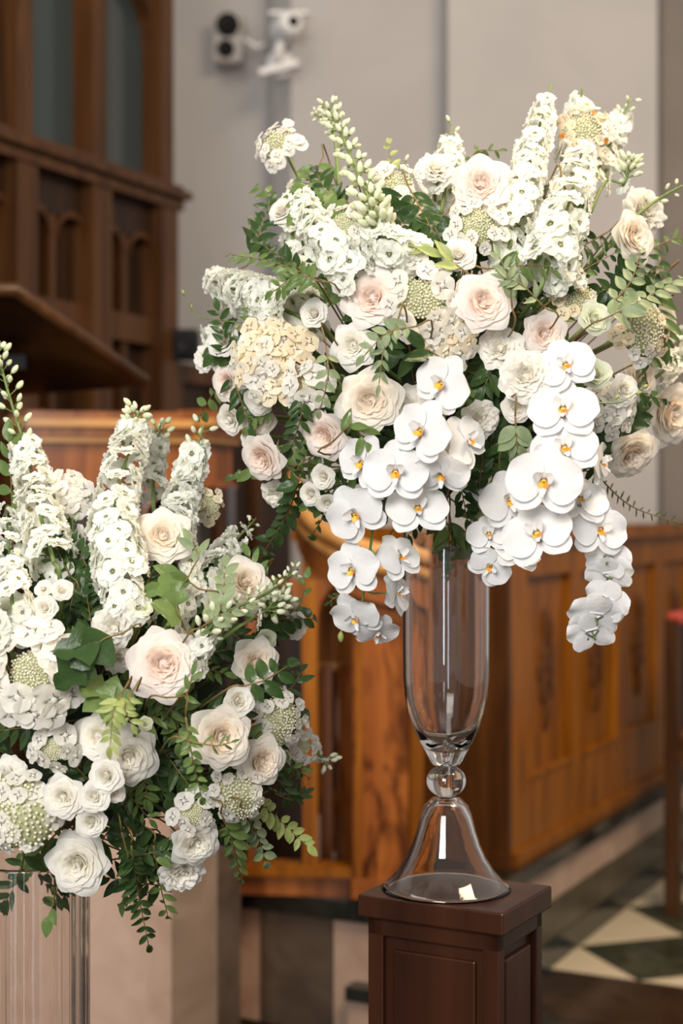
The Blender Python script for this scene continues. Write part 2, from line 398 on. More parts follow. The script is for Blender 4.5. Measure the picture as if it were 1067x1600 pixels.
# security cameras on the plaster
def seccam():
    p = W(432, 92, 7.86)
    t = thing('security_camera', 'white bullet security camera on a bracket high on the grey wall', 'camera', Matrix.Translation(p))
    V, Fc = lathe([(0.01, -.10), (.055, -.10), (.062, -.08), (.062, .09), (.05, .12), (.03, .125)], 20)
    Md = frame((0.05, -0.12, 0.12), (0.35, -1, -0.05))
    b = ob('housing', nm(V, Fc, 'housing', M_['white_plastic']), t, Md)
    V, Fc = lathe([(.026, 0), (.026, .012), (.012, .014)], 16); ob('lens', nm(V, Fc, 'lens', M_['black_plastic']), b, Matrix.Translation((0, 0, .12)))
    MB().box(-.03, .16, -.16, -.10, .175, .19).build('sun_shield', M_['white_plastic'], t)
    MB().tube([(0.02, 0.03, -.02), (0.0, -.05, -.02), (0.03, -.10, .06)], .022, 8).build('bracket', M_['white_plastic'], t, smooth=True)
    V, Fc = lathe([(.07, 0), (.07, .02), (.05, .03)], 20); ob('base_plate', nm(V, Fc, 'base_plate', M_['white_plastic']), t, frame((0.02, .04, -.02), (0, -1, 0)))
    MB().box(-.10, .10, -.06, .0, -.075, -.045, Matrix.Rotation(rad(-14), 4, 'Y')).build('mount_arm', M_['white_plastic'], t)
    p = W(357, 62, 8.28)
    t = thing('junction_box', 'pale wall box with two dark round sockets beside the security camera', 'wall box', Matrix.Translation(p))
    o = MB().box(-.075, .075, -.05, .12, -.13, .13).build('box', M_['wall'], t); md = o.modifiers.new('b', 'BEVEL'); md.width = .01
    V, Fc = lathe([(.06, 0), (.06, .03), (.045, .035), (.02, .02)], 16)
    ob('socket', nm(V, Fc, 'socket', M_['black_plastic']), t, frame((0.0, -.05, .06), (0, -1, 0)))
    o = ob('socket', o.data if False else bpy.data.meshes['socket'], t, frame((-.01, -.05, -.065), (0, -1, 0), 0, .75))
    V, Fc = tube([(.075, -.02, .0), (.16, -.03, -.05), (.2, 0, -.02)], .012, 6); ob('conduit', nm(V, Fc, 'conduit', M_['white_plastic']), t)
seccam()

# choir stall with carved panels
st = thing('choir_stall', 'long orange oak choir stall front with carved drop ornaments in its panels', 'choir stall', MS @ Matrix.Translation((-0.03, 0, ZP)))
def sb(name, mat, *b, par=None): return MB().box(*b).build(name, M_[mat], par or st)
T0 = -0.60
sb('back_board', 'oak', -0.06, -0.035, T0, 3.6, 0.0, 1.0)
sb('top_rail', 'oak', -0.035, 0.0, T0, 3.6, 0.955, 1.05); sb('cap_moulding', 'oak', -0.10, 0.03, T0 - .02, 3.6, 1.05, 1.075); sb('cap_board', 'oak', -0.12, 0.015, T0 - .03, 3.6, 1.075, 1.10)
sb('bottom_rail', 'oak', -0.035, 0.0, T0, 3.6, 0.0, 0.255); sb('foot_moulding', 'oak', -0.035, 0.02, T0, 3.6, 0.0, 0.045)
sb('corner_stile', 'oak', -0.035, 0.0, T0, -0.45, 0.255, 0.955)
carv = None
for k in range(6):
    t0 = -0.445 + 0.573 * k; t1 = t0 + 0.455
    sb('stile', 'oak', -0.035, 0.0, t1, t0 + 0.573, 0.255, 0.955)
    pnl = sb('panel', 'oak', -0.034, -0.022, t0 + .01, t1 - .01, 0.27, 0.94)
    fr = MB(); fr.box(-0.03, -.008, t0, t1, .255, .272); fr.box(-.03, -.008, t0, t1, .938, .955)
    for b in ((t0, t0 + .017, .272, .938), (t1 - .017, t1, .272, .938)): fr.box(-.03, -.008, *b)
    sb('sill_moulding', 'oak', -0.03, 0.006, t0, t1, .255, .275); sb('head_moulding', 'oak', -0.03, 0.002, t0, t1, .935, .955)
    if carv is None:
        nv, nu = 41, 15; V = []
        for i in range(nv):
            for j in range(nu):
                y = (j / (nu - 1) - .5) * .17; z = (i / (nv - 1) - .5) * .46
                hgt = 0
                for cz, cy, rz, ry, a in ((.15, 0, .07, .022, 34), (.06, .03, .06, .02, 25), (.06, -.03, .06, .02, 25), (-.0, 0, .06, .022, 30), (-.06, .035, .055, .018, 25), (-.06, -.035, .055, .018, 25), (-.13, 0, .08, .02, 28), (.0, .055, .035, .015, 20), (.0, -.055, .035, .015, 20)):
                    d = ((z - cz) / rz) ** 2 + ((y - cy) / ry) ** 2
                    hgt = max(hgt, a * 1e-3 * max(0, 1 - d) ** .5)
                V.append((hgt - .002, y, z))
        carv = nm(V, grid_faces(nv, nu), 'carving', M_['endw'])  # relief in darker wood, its shadows put into the colour
    ob('carving', carv, pnl, Matrix.Translation((-0.022, (t0 + t1) / 2, 0.60)))
sb('end_panel', 'endw', -0.75, 0.0, T0 - .03, T0, 0.0, 1.05); sb('end_plinth', 'endw', -0.75, 0.012, T0 - .045, T0 - .03, 0.0, 0.05)
sb('end_cap', 'oak', -0.78, 0.03, T0 - .05, T0, 1.05, 1.10)
sb('newel_post', 'oak', -0.70, -0.62, T0 - .08, T0 - .03, 0.0, 1.05)

# pulpit with an arcaded front and a curved stair rail
YP = 4.68
pu = thing('pulpit', 'reddish carved pulpit with moulded cornice, open arches and broad end post', 'pulpit', Matrix.Translation((0, 0, 0)))
def zof(py, Y): return CZ - (py - 800) / F * Y
def face(name, mat, x0, y0, x1, y1, Yl, Yr, th, par=None, m2=0.0):
    """upright slab whose front runs from (x0,Yl) to (x1,Yr)"""
    p, q = W(x0, 800, Yl), W(x1, 800, Yr); d = (q - p).normalized(); n = Vector((d.y, -d.x, 0))
    za, zb = zof(y1, (Yl + Yr) / 2), zof(y0, (Yl + Yr) / 2)
    poly = [p + n * m2, q + n * m2, q - n * th, p - n * th]
    return MB().prism([(v.x, v.y) for v in poly], za, zb).build(name, M_[mat], par or pu)
for (x0, x1, Yl, Yr) in ((30, 44, 5.15, 4.78), (44, 300, 4.78, 4.86), (300, 362, 4.86, 5.15)):
    for ya, yb, mt, out in ((645, 657, 'red', .055), (657, 669, 'gold_highlight', .07), (669, 683, 'red', .045), (683, 692, 'gold_highlight', .03)):
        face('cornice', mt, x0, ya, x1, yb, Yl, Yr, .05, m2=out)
    face('frieze_panel', 'red', x0, 692, x1, 752, Yl, Yr, .03)
    face('frieze_bead', 'red', x0, 752, x1, 762, Yl, Yr, .03, m2=.02)
face('inner_wall', 'dark', 40, 700, 330, 1340, 5.15, 5.2, .03)
for x in (48, 128, 212, 296, 355):
    face('post', 'dark', x, 760, x + 12, 1345, 4.83, 4.83, .05)
def arch(x0, x1, ytop, Y, mat, hgt=75):
    a = MB(); cx = (x0 + x1) / 2; n = 10
    for q in range(n):
        P = []
        for w in (math.pi * q / n, math.pi * (q + 1) / n):
            xi = cx + (x1 - x0) / 2 * math.cos(w); yi = ytop + hgt - (hgt - 16) * math.sin(w) ** .8 - 6 * abs(math.sin(3 * w))
            for yy in (yi, ytop):
                v = W(xi, yy, Y); P += [v, v + Vector((0, .035, 0))]
        a.add(P, [(0, 2, 6, 4), (0, 4, 5, 1), (1, 5, 7, 3)])
    return a.build('arch', M_[mat], pu)
for x0, x1 in ((60, 128), (140, 212), (224, 296)): arch(x0, x1, 762, 4.83, 'red')
# lower screen at the foot of the stair
face('base_rail', 'oak', 376, 1352, 560, 1368, YP + .02, YP - .02, .08, m2=.02)
face('base_board', 'red', 376, 1366, 560, 1400, YP + .02, YP - .02, .08)
face('post', 'oak', 473, 905, 496, 1356, YP, YP, .06); face('post', 'red', 386, 905, 402, 1356, YP + .02, YP + .02, .06)
arch(496, 552, 905, YP, 'red', 85); arch(402, 473, 905, YP + .01, 'red', 85)
face('transom', 'gold_highlight', 497, 1036, 552, 1048, YP + .25, YP + .25, .05)
face('inner_panel', 'oak', 470, 880, 560, 1040, YP + .32, YP + .32, .03)
face('inner_panel', 'dark', 518, 1048, 560, 1235, YP + .30, YP + .30, .03)
face('inner_post', 'red', 500, 1040, 519, 1345, YP + .2, YP + .2, .03)
face('stair_panel', 'dark', 376, 950, 474, 1345, YP + .35, YP + .35, .03)
face('end_post', 'blotched', 552, 868, 638, 1402, YP - .05, YP - .02, .30); face('end_post_fillet', 'oak', 556, 872, 566, 1398, YP - .05, YP - .05, .02, m2=.008)
face('side_post', 'oak', 640, 800, 662, 1390, YP + .12, YP + .12, .10)
face('post_foot', 'red', 548, 1372, 640, 1402, YP - .06, YP - .03, .30, m2=.012)
rail = smoothpath([W(650, 872, 4.60), W(592, 862, 4.56), W(540, 846, 4.60), W(496, 822, 4.70), W(468, 790, 4.86), W(458, 745, 5.02)], 22)
for r, dz, mt, nme in ((.026, 0.0, 'gold_highlight', 'hand_rail'), (.020, -.048, 'gold_highlight', 'rail_moulding'), (.016, -.03, 'red', 'rail_fillet')):
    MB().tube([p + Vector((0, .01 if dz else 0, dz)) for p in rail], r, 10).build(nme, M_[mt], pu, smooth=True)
fz = MB()
for i in range(len(rail) - 1):
    p, q = rail[i] + Vector((0, .015, 0)), rail[i + 1] + Vector((0, .015, 0))
    fz.add([p - Vector((0, 0, .05)), q - Vector((0, 0, .05)), q - Vector((0, 0, .15)), p - Vector((0, 0, .15))] + [v + Vector((0, .03, 0)) for v in (p - Vector((0, 0, .05)), q - Vector((0, 0, .05)), q - Vector((0, 0, .15)), p - Vector((0, 0, .15)))], [(0, 1, 2, 3), (4, 7, 6, 5), (3, 2, 6, 7)])
fz.build('rail_frieze', M_['red'], pu)
# stone stair seen through the arcade
stp = thing('stone_stair', 'pale stone stair with black treads behind the pulpit arcade', 'stair')
for k in range(3):
    p = W(505 - 30 * k, 800, 5.2 + .18 * k)
    MB().box(p.x - .45, p.x + .02, p.y, p.y + .5, ZP, ZP + .17 * (k + 1) - .02).build('step', M_['pink'], stp)
    MB().box(p.x - .46, p.x + .03, p.y - .02, p.y + .5, ZP + .17 * (k + 1) - .02, ZP + .17 * (k + 1) + .012).build('tread', M_['black'], stp)

# reading desk board of a lectern
ld = thing('lectern', 'sloping dark timber lectern board with a lit edge above the pulpit cornice', 'lectern')
c = [W(-150, 462, 4.25), W(22, 460, 4.25), W(226, 603, 4.75), W(-150, 632, 5.05)]
n = (c[1] - c[0]).cross(c[3] - c[0]).normalized()
if n.z < 0: n = -n
t_ = MB(); t_.add([v for v in c] + [v + n * .028 for v in c], [(0, 1, 2, 3), (7, 6, 5, 4), (0, 4, 5, 1), (1, 5, 6, 2), (2, 6, 7, 3), (3, 7, 4, 0)])
t_.build('desk_board', M_['dark'], ld)
e_ = MB(); e_.tube([c[0] + n * .014, c[1] + n * .014, c[2] + n * .014], .020, 8); e_.build('edge_moulding', M_['walnut'], ld, smooth=True)  # paler walnut puts the light on this edge into its colour
p = W(40, 560, 4.5); MB().box(p.x - .10, p.x + .0, p.y, p.y + .05, p.z - .03, p.z + .01, None).build('desk_lamp', M_['black_plastic'], ld)
p = W(-40, 560, 4.55); MB().box(p.x - .06, p.x + .06, p.y, p.y + .12, 0.70, p.z + .03).build('stand', M_['dark'], ld)

# chair at the frame edge
ch = thing('chair', 'dark wooden chair with red leather back edge beside the oak choir stall', 'chair', ST(W(1074, 800, 6.0) * Vector((1, 1, 0)) if False else Vector((W(1066, 800, 6.02).x, 6.02, 0))))
for x, y in ((-.03, -.02), (.42, -.02), (-.03, .40), (.42, .40)):
    hh = 1.14 if x < 0 else .60
    MB().box(x - .028, x + .028, y - .028, y + .028, 0.0, hh).build('leg', M_['walnut'], ch)
MB().box(-.06, .46, -.05, .44, .60, .64).build('seat_frame', M_['walnut'], ch)
o = MB().box(.03, .44, .03, .43, .64, .675).build('seat_cushion', M_['leather'], ch); md = o.modifiers.new('b', 'BEVEL'); md.width = .02; md.segments = 3
MB().box(-.062, -.018, .0, .38, .70, 1.12).build('backrest', M_['black_plastic'], ch)
o = MB().box(-.05, .015, -.045, .425, 1.12, 1.165).build('top_rail', M_['leather'], ch); md = o.modifiers.new('b', 'BEVEL'); md.width = .012; md.segments = 2
MB().box(-.04, -.015, .0, .38, .20, .24).build('stretcher', M_['walnut'], ch)

# ------------------------------------------------------------------ pedestal and vases
ZT = 0.962
pc = [Vector((.237, 2.289, 0)), Vector((.330, 2.462, 0)), Vector((.119, 2.581, 0)), Vector((.026, 2.408, 0))]
ctr = (pc[0] + pc[2]) / 2
ex = (pc[0] - pc[3]); ey = (pc[1] - pc[0]); lx, ly = ex.length, ey.length
MP = Matrix((ex.normalized(), ey.normalized(), Vector((0, 0, 1)))).transposed().to_4x4(); MP.translation = ctr
pd = thing('pedestal', 'dark brown wooden pedestal with framed panels under the tall glass vase', 'pedestal', MP)
def bev(o, w=.003, s=2):
    md = o.modifiers.new('b', 'BEVEL'); md.width = w; md.segments = s; return o
hx, hy = lx / 2, ly / 2
bev(MB().box(-hx, hx, -hy, hy, ZT - .034, ZT).build('cap', M_['ped'], pd))
i1 = .012
bev(MB().box(-hx + i1 + .01, hx - i1 - .01, -hy + i1 + .01, hy - i1 - .01, 0.0, ZT - .034).build('core', M_['ped'], pd), .001)
for s in (-1, 1):
    bev(MB().box(-hx + i1, hx - i1, s * (hy - i1) - (.012 if s > 0 else 0), s * (hy - i1) + (.012 if s < 0 else 0), ZT - .062, ZT - .034).build('top_rail', M_['ped'], pd), .0015)
    bev(MB().box(s * (hx - i1) - (.012 if s > 0 else 0), s * (hx - i1) + (.012 if s < 0 else 0), -hy + i1, hy - i1, ZT - .062, ZT - .034).build('top_rail', M_['ped'], pd), .0015)
    for q in (-1, 1):
        bev(MB().box(*sorted((q * (hx - i1), q * (hx - i1 - .026))), *sorted((s * (hy - i1), s * (hy - i1 - .022))), 0.0, ZT - .034).build('corner_post', M_['ped'], pd), .0015)
    bev(MB().box(-hx + .052, hx - .052, *sorted((s * (hy - i1 - .004), s * (hy - i1 - .011))), .1, ZT - .082).build('panel', M_['ped'], pd), .003)
    bev(MB().box(*sorted((s * (hx - i1 - .004), s * (hx - i1 - .011))), -hy + .048, hy - .048, .1, ZT - .082).build('panel', M_['ped'], pd), .003)
    bev(MB().box(-hx - .0, hx, *sorted((s * hy, s * (hy - .03))), 0.0, .09).build('plinth', M_['ped'], pd))

VX, VY = (697 - 533.5) / F * 2.445, 2.445
vs = thing('trumpet_vase', 'tall clear glass trumpet vase with ball stem and bell foot on the pedestal', 'vase', Matrix.Translation((VX, VY, ZT)))
def zpx(py): return (1392 - py) / 1000.0
outer = [(100, 1392), (101, 1390), (97, 1386), (88, 1379), (75, 1364), (62, 1343), (53, 1322), (46, 1300), (40, 1276), (34, 1262), (26, 1254), (21, 1250)]
inner = [(18, 1258), (26, 1266), (34, 1280), (41, 1302), (48, 1324), (57, 1345), (71, 1367), (85, 1383), (95, 1390), (98, 1392)]
ft = [(r / 1000, zpx(y)) for r, y in outer + [(3, 1250)] + [(3, 1256)] + inner]
V, Fc = lathe(ft, 56, True); ob('bell_foot', nm(V, Fc, 'bell_foot', M_['glass']), vs)
V, Fc = lathe([(max(.0015, .031 * math.sin(math.pi * i / 16)), zpx(1224) - .0252 * math.cos(math.pi * i / 16)) for i in range(17)], 40); ob('ball_stem', nm(V, Fc, 'ball_stem', M_['glass']), vs)
op = [(4, 1198.4), (21, 1198), (25, 1192), (33, 1177), (43, 1160), (53, 1138), (60, 1116), (65, 1090), (67.5, 1060), (68, 1000), (68, 880), (67, 800), (66, 765), (65, 735)]
ip = [(61, 735), (62, 765), (63.5, 800), (64.5, 880), (64.5, 1000), (64, 1060), (61.5, 1090), (56, 1116), (48, 1137), (37, 1156), (22, 1169), (4, 1173)]
V, Fc = lathe([(r / 1000, zpx(y)) for r, y in op + ip], 64, True); ob('bowl', nm(V, Fc, 'bowl', M_['glass']), vs)

BX, BY = (45 - 533.5) / F * 2.40, 2.40
cy = thing('cylinder_vase', 'tall clear ribbed cylinder column holding up the lower flower arrangement', 'vase', Matrix.Translation((BX, BY, 0)))
n = 96; ro, ri = .092, .084; V = []; Fc = []
prof = [(ro, 0.0), (ro, .004), (ro, .30), (ro, 1.0), (ro, 1.016), (ro, 1.02), (ri, 1.02), (ri, 1.016), (ri, 1.0), (ri, .30), (ri, .016), (ri, .012), (.002, .012), (.002, 0.0)]; NP = len(prof)
for r, z in prof:
    for j in range(n):
        w = 2 * math.pi * j / n; rr = r + (.0012 * math.cos(22 * w) if r > .05 else 0)
        V.append((rr * math.cos(w), rr * math.sin(w), z))
for i in range(NP):
    for j in range(n): Fc.append((i * n + j, i * n + (j + 1) % n, ((i + 1) % NP) * n + (j + 1) % n, ((i + 1) % NP) * n + j))
ob('column', nm(V, Fc, 'column', M_['glass2']), cy)

# ------------------------------------------------------------------ petal and flower shapes
nr = np.random.RandomState(5)
def cup(L, Wd, p0, p1, r0, z0, th, roll=0.0, point=0.0, edge=0.0, ruf=0.0, nu=9, nv=8, kf=9.0):
    """a petal standing around the Z axis: tangent climbs at p0 degrees at its foot, p1 at its rim"""
    fine = 40; vv = np.linspace(0, 1, fine); ph = np.radians(p0 + (p1 - p0) * vv ** 1.3) - np.radians(roll) * sstep(.72, 1, vv)
    rr = r0 + np.concatenate([[0], np.cumsum(np.cos(ph[:-1]) * L / (fine - 1))]); zz = z0 + np.concatenate([[0], np.cumsum(np.sin(ph[:-1]) * L / (fine - 1))])
    u = np.linspace(-1, 1, nu)[None, :]; v = np.linspace(0.04, 1, nv)[:, None]
    tip = 1 - .16 * np.abs(u) ** 2.4 - point * np.abs(u) ** 1.1 + 0 * v
    ve = v * tip
    r = np.interp(ve, vv, rr); z = np.interp(ve, vv, zz)
    w = Wd * (.25 + .75 * np.sin(np.pi * np.clip(.05 + .62 * ve, 0, 1)))
    ang = u * w / np.maximum(np.abs(r), .12 + .25 * Wd)
    e = sstep(.45, 1, np.abs(u)) * ve ** 2
    r = r + edge * e * Wd; z = z - edge * .7 * e * Wd
    p1_, p2_, p3_ = nr.rand(3) * 6.28
    z = z + ruf * ve ** 2 * np.sin(kf * u + p1_) ; r = r + ruf * .8 * ve ** 2 * np.sin(kf * .77 * u + p2_)
    r = r + .012 * np.sin(5 * ve + 3 * u + p3_)
    return np.stack([r * np.cos(th + ang), r * np.sin(th + ang), z], -1).reshape(-1, 3), grid_faces(nv, nu)

def make_rose(mo, mi, open_=1.0):
    """list of (part name, mesh, kind): outer petals one by one, the packed heart as one"""
    parts = []
    layers = [(6, 1.26, .66, 70, 6, 46, .22, .20), (6, 1.18, .62, 74, 20, 50, .18, .18), (6, 1.12, .56, 77, 34, 48, .12, .13), (6, 1.06, .50, 80, 46, 46, .07, .10), (6, 1.01, .44, 82, 56, 44, .05, .07), (6, .97, .38, 84, 65, 42, .03, .05), (6, .94, .32, 86, 73, 40, .02, .03)]
    for li, (n, L, Wd, p0, p1, roll, pt, ed) in enumerate(layers):
        off = nr.rand() * 6.28
        for k in range(n):
            j = nr.rand(5)
            V, Fc = cup(L * (.94 + .12 * j[0]), Wd * (.9 + .2 * j[1]), p0 - 3 + 6 * j[2], p1 * (1 + .3 * (1 - open_)) - 5 + 10 * j[3], .10, -.72 + .02 * li, off + 2 * math.pi * (k + .25 * (j[4] - .5)) / n, roll * (.6 + .8 * j[0]), pt, ed * (.4 + 1.2 * j[1]), (.006 + .004 * li), 11 if li < 3 else 9, 10 if li < 3 else 8)
            parts.append(('petal', nm(V, Fc, 'petal', mo if li < 4 else mi), None))
    b = MB()
    for k in range(17):
        j = nr.rand(5); q = k / 15
        V, Fc = cup(.80 + .12 * j[4], .10 + .24 * q, 88, 84 + 16 * j[0], .02 + .26 * q, -.60, k * 2.4 + j[1], 30 + 40 * j[2], 0, .1 * j[3], .035, 9, 8, 6)
        ofs = (nr.rand(2) - .5) * .10
        b.add(V + np.array([ofs[0], ofs[1], 0]), Fc)
    V, Fc = lathe([(.2, -.6), (.22, -.1), (.17, .06), (.06, .13), (.01, .14)], 12); b.add(V, Fc)
    parts.append(('heart', nm(b.V, b.F, 'heart', mi), 'stuff'))
    V, Fc = lathe([(.03, -1.0), (.06, -.95), (.14, -.84), (.17, -.74), (.12, -.66)], 10)
    b = MB(); b.add(V, Fc)
    for k in range(5):
        w = k * 1.2566 + .3; dx, dy = math.cos(w), math.sin(w)
        c = [(.13 * dx - .05 * dy, .13 * dy + .05 * dx, -.74), (.13 * dx + .05 * dy, .13 * dy - .05 * dx, -.74), (.42 * dx, .42 * dy, -.80), (.26 * dx, .26 * dy, -.72)]
        b.add(c, [(0, 3, 1), (0, 2, 3), (3, 2, 1)])
    parts.append(('calyx', nm(b.V, b.F, 'calyx', M_['stem']), None))
    return parts
def make_spray(mo, mi):
    """smaller, tighter bloom"""
    parts = []
    for li, (n, L, Wd, p0, p1, roll, pt) in enumerate([(5, 1.18, .72, 72, 16, 44, .06), (5, 1.10, .64, 77, 40, 40, .05), (5, 1.02, .52, 81, 58, 36, .03), (4, .96, .40, 84, 72, 32, .03), (4, .92, .30, 87, 82, 30, .02)]):
        off = nr.rand() * 6.28
        for k in range(n):
            j = nr.rand(5)
            V, Fc = cup(L * (.94 + .12 * j[0]), Wd, p0, p1 - 6 + 12 * j[1], .10, -.70, off + 2 * math.pi * (k + .2 * (j[2] - .5)) / n, roll * (.5 + j[3]), pt, .1, .03, 9, 8)
            parts.append(('petal', nm(V, Fc, 'petal', mo), None))
    b = MB()
    for k in range(9):
        j = nr.rand(5); q = k / 9
        V, Fc = cup(.86 + .1 * q, .12 + .2 * q, 88, 90 + 12 * j[0], .03 + .18 * q, -.62, k * 2.4, 45 * j[2], 0, .05, .02, 7, 7)
        b.add(V, Fc)
    V, Fc = lathe([(.2, -.6), (.2, -.1), (.14, .08), (.01, .14)], 12); b.add(V, Fc)
    parts.append(('heart', nm(b.V, b.F, 'heart', mi), 'stuff'))
    V, Fc = lathe([(.03, -1.0), (.08, -.92), (.17, -.80), (.19, -.70), (.12, -.62)], 8)
    parts.append(('calyx', nm(V, Fc, 'calyx', M_['stem']), None))
    return parts
def make_ruffle(mo, mi):
    parts = []
    for li, (n, L, p1) in enumerate([(6, 1.10, 2), (6, 1.06, 22), (6, 1.0, 40), (6, .94, 56), (5, .90, 70)]):
        off = nr.rand() * 6.28
        for k in range(n):
            j = nr.rand(4)
            V, Fc = cup(L * (.92 + .16 * j[0]), .74 - .09 * li, 70 + 4 * li, p1 - 9 + 18 * j[1], .07, -.55, off + 2 * math.pi * k / n + .3 * j[2], 26, -.02, .0, .062, 15, 8, 7.5 + 4 * j[3])
            fr = (np.arange(len(V)) // 15 == 7)
            V[fr, 2] += .03 * (nr.rand(fr.sum()) - .5); V[fr, :2] *= (1 + .05 * (nr.rand(fr.sum(), 1) - .5))
            parts.append(('petal', nm(V, Fc, 'petal', mo), None))
    b = MB()
    for k in range(8):
        V, Fc = cup(.90, .28, 84, 88, .03 + .02 * k, -.55, k * 2.4, 40, 0, 0, .05, 9, 7, 7); b.add(V, Fc)
    V, Fc = lathe([(.25, -.5), (.25, .0), (.14, .12), (.01, .15)], 12); b.add(V, Fc)
    parts.append(('heart', nm(b.V, b.F, 'heart', mi), 'stuff'))
    V, Fc = lathe([(.05, -1.0), (.13, -.95), (.17, -.7), (.15, -.5)], 8)
    parts.append(('calyx', nm(V, Fc, 'calyx', M_['stem']), None))
    return parts

def flat_petal(L, Wd, shape=1.0, lift=0.0, cupk=0.0, wave=0.0, nu=7, nv=7, tip=.16, base=.10, k=6.0, recurve=0.0):
    """petal lying along +X, face +Z; returns (nv,nu,3)"""
    u = np.linspace(-1, 1, nu)[None, :]; v = np.linspace(0, 1, nv)[:, None]
    w = Wd * (base + (1 - base) * np.sin(np.pi * np.clip(v, 0, 1) ** shape * .78)) * np.where(v > .6, 1 - .15 * ((v - .6) / .4) ** 2, 1)
    ve = v * (1 - tip * np.abs(u) ** 2.5)
    x = L * ve; y = u * w
    ph = nr.rand() * 6.28
    z = lift * L * ve - cupk * Wd * (u ** 2) * ve * -1 + wave * np.sin(k * u + ph) * ve ** 2 - recurve * L * ve ** 2
    return np.stack([x, y, z], -1)
def rotz(P, a):
    c, s = math.cos(a), math.sin(a); Q = P.copy(); Q[..., 0] = P[..., 0] * c - P[..., 1] * s; Q[..., 1] = P[..., 0] * s + P[..., 1] * c; return Q
def star(grids, mats_of):
    """petals joined at one middle point into one connected piece"""
    V = [(0, 0, 0)]; Fc = []; mi = []
    for g_, (m0, m1) in zip(grids, mats_of):
        nv, nu, _ = g_.shape; b = len(V); V += [tuple(p) for p in g_[1:].reshape(-1, 3)]
        for j in range(nu - 1): Fc.append((0, b + j, b + j + 1)); mi.append(m1)
        for f in grid_faces(nv - 1, nu, b): Fc.append(f); mi.append(m0)
    return V, Fc, mi
def floret_delph():
    g_, m = [], []
    for k in range(5):
        g_.append(rotz(flat_petal(.58 * (.85 + .3 * nr.rand()), .37, .8, .08, .2, .05, 9, 7, .08, .2, 6, .16), k * 1.2566 + .3 * nr.rand())); m.append((0, 1))
    for k in range(5):
        g_.append(rotz(flat_petal(.40 * (.85 + .3 * nr.rand()), .26, .8, .34, .25, .045, 7, 6, .1, .2, 6, .12), k * 1.2566 + .6 + .3 * nr.rand())); m.append((0, 1))
    V, Fc, mi = star(g_, m); return nm(V, Fc, 'floret', [M_['delph'], M_['eye']], True, mi)
def floret_hyd(mat):
    g_ = []
    for k in range(4):
        P = flat_petal(.50 * (.9 + .15 * nr.rand()), .34, .8, .03 + .08 * nr.rand(), .10, .015, 7, 6, .08, .35, 5, .03)
        P[..., 2] += .12 * P[..., 1]
        g_.append(rotz(P, k * 1.5708 + .2 * nr.rand()))
    V, Fc, mi = star(g_, [(0, 0)] * 4); b = MB(); b.add(V, Fc)
    dv, df = lathe([(.11, .005), (.09, .045), (.05, .07), (.005, .08)], 8); b.add(dv, df)
    return nm(b.V, b.F, 'floret', mat)
DEL = [floret_delph() for _ in range(4)]
HYD = [floret_hyd(M_['hyd']) for _ in range(3)]; HYDT = [floret_hyd(M_['hyd_t']) for _ in range(3)]; HYDO = floret_hyd(M_['orange'])
def make_bud(mats, slim=1.0):
    prof = [(.045, 0), (.04, .5), (.06, .9), (.17 * slim, 1.05), (.27 * slim, 1.3), (.29 * slim, 1.55), (.20 * slim, 1.85), (.06 * slim, 2.02)]
    n = 8; V, Fc = lathe(prof, n); V = [(x + .10 * math.sin(z * 1.4), y, z) for x, y, z in V]
    mi = [1 if i < 3 * n else 0 for i in range(len(Fc))]; mi[-2] = 1; mi[-1] = 0
    return nm(V, Fc, 'bud', mats, True, mi)
BUD = make_bud([M_['bud'], M_['stem']]); BUDW = make_bud([M_['delph'], M_['stem']], .9); BUDG = make_bud([M_['leaf_l'], M_['stem']], 1.1)
def ico_pts():
    V, Fc = lathe([(.35, -.9), (.95, -.2), (.95, .3), (.4, .9)], 6); return V, Fc
def bead_cluster(nb, rb, hgt, mat=('bead', 'stem')):
    """branching tuft of tiny round buds on a unit dome"""
    b = MB(); bv, bf = ico_pts(); bv = np.array(bv)
    dv, df = lathe([(.92, -.25), (.90, .0), (.70, hgt * .38), (.35, hgt * .68), (.02, hgt * .78)], 14); b.add(dv, df, 2)
    for i in range(nb):
        q = (i + .5) / nb; r = math.sqrt(q); a = i * 2.39996; z = hgt * (1 - r * r) + .10 * (nr.rand() - .5)
        p = np.array([r * math.cos(a) + .06 * (nr.rand() - .5), r * math.sin(a) + .06 * (nr.rand() - .5), z])
        b.add(bv * rb * (.75 + .5 * nr.rand()) + p, bf, 0)
        if i % 3 == 0: b.tube([(p[0] * .35, p[1] * .35, z * .3 - .35), tuple(p)], .014, 3, 1)
    return nm(b.V, b.F, 'tiny_buds', [M_[mat[0]], M_[mat[1]], M_['dome']], True, b.m)
BEAD = [bead_cluster(130, .062, .35), bead_cluster(120, .050, .5)]

def make_leaf(Wd, shape, mat, fold=.25, droop=.15, lobes=0):
    nu, nv = 7, 9
    u = np.linspace(-1, 1, nu)[None, :]; v = np.linspace(0, 1, nv)[:, None]
    w = Wd * np.sin(np.pi * v ** shape) ** .85 + .004
    if lobes: w = Wd * (np.sin(np.pi * v ** .6) ** .7) * (1 + .30 * np.cos(v * 13 + 1.5)) + .004
    x = v + 0 * u; y = u * w; z = fold * np.abs(y) - droop * v ** 2 + .02 * np.sin(7 * v + 2 * u)
    P = np.stack([x, y, z], -1)
    return nm(P.reshape(-1, 3), grid_faces(nv, nu), 'leaf', mat)
LEAF = {}
for key in ('leaf_d', 'leaf_m', 'leaf_s', 'leaf_l'):
    LEAF[key] = dict(n=[make_leaf(.17, .85, M_[key]), make_leaf(.19, .8, M_[key], .35, .25)], o=[make_leaf(.27, .8, M_[key]), make_leaf(.25, .85, M_[key], .3, .25)], t=[make_leaf(.10, .8, M_[key], .4, .3)], i=[make_leaf(.40, .7, M_[key], .2, .2, 1)])

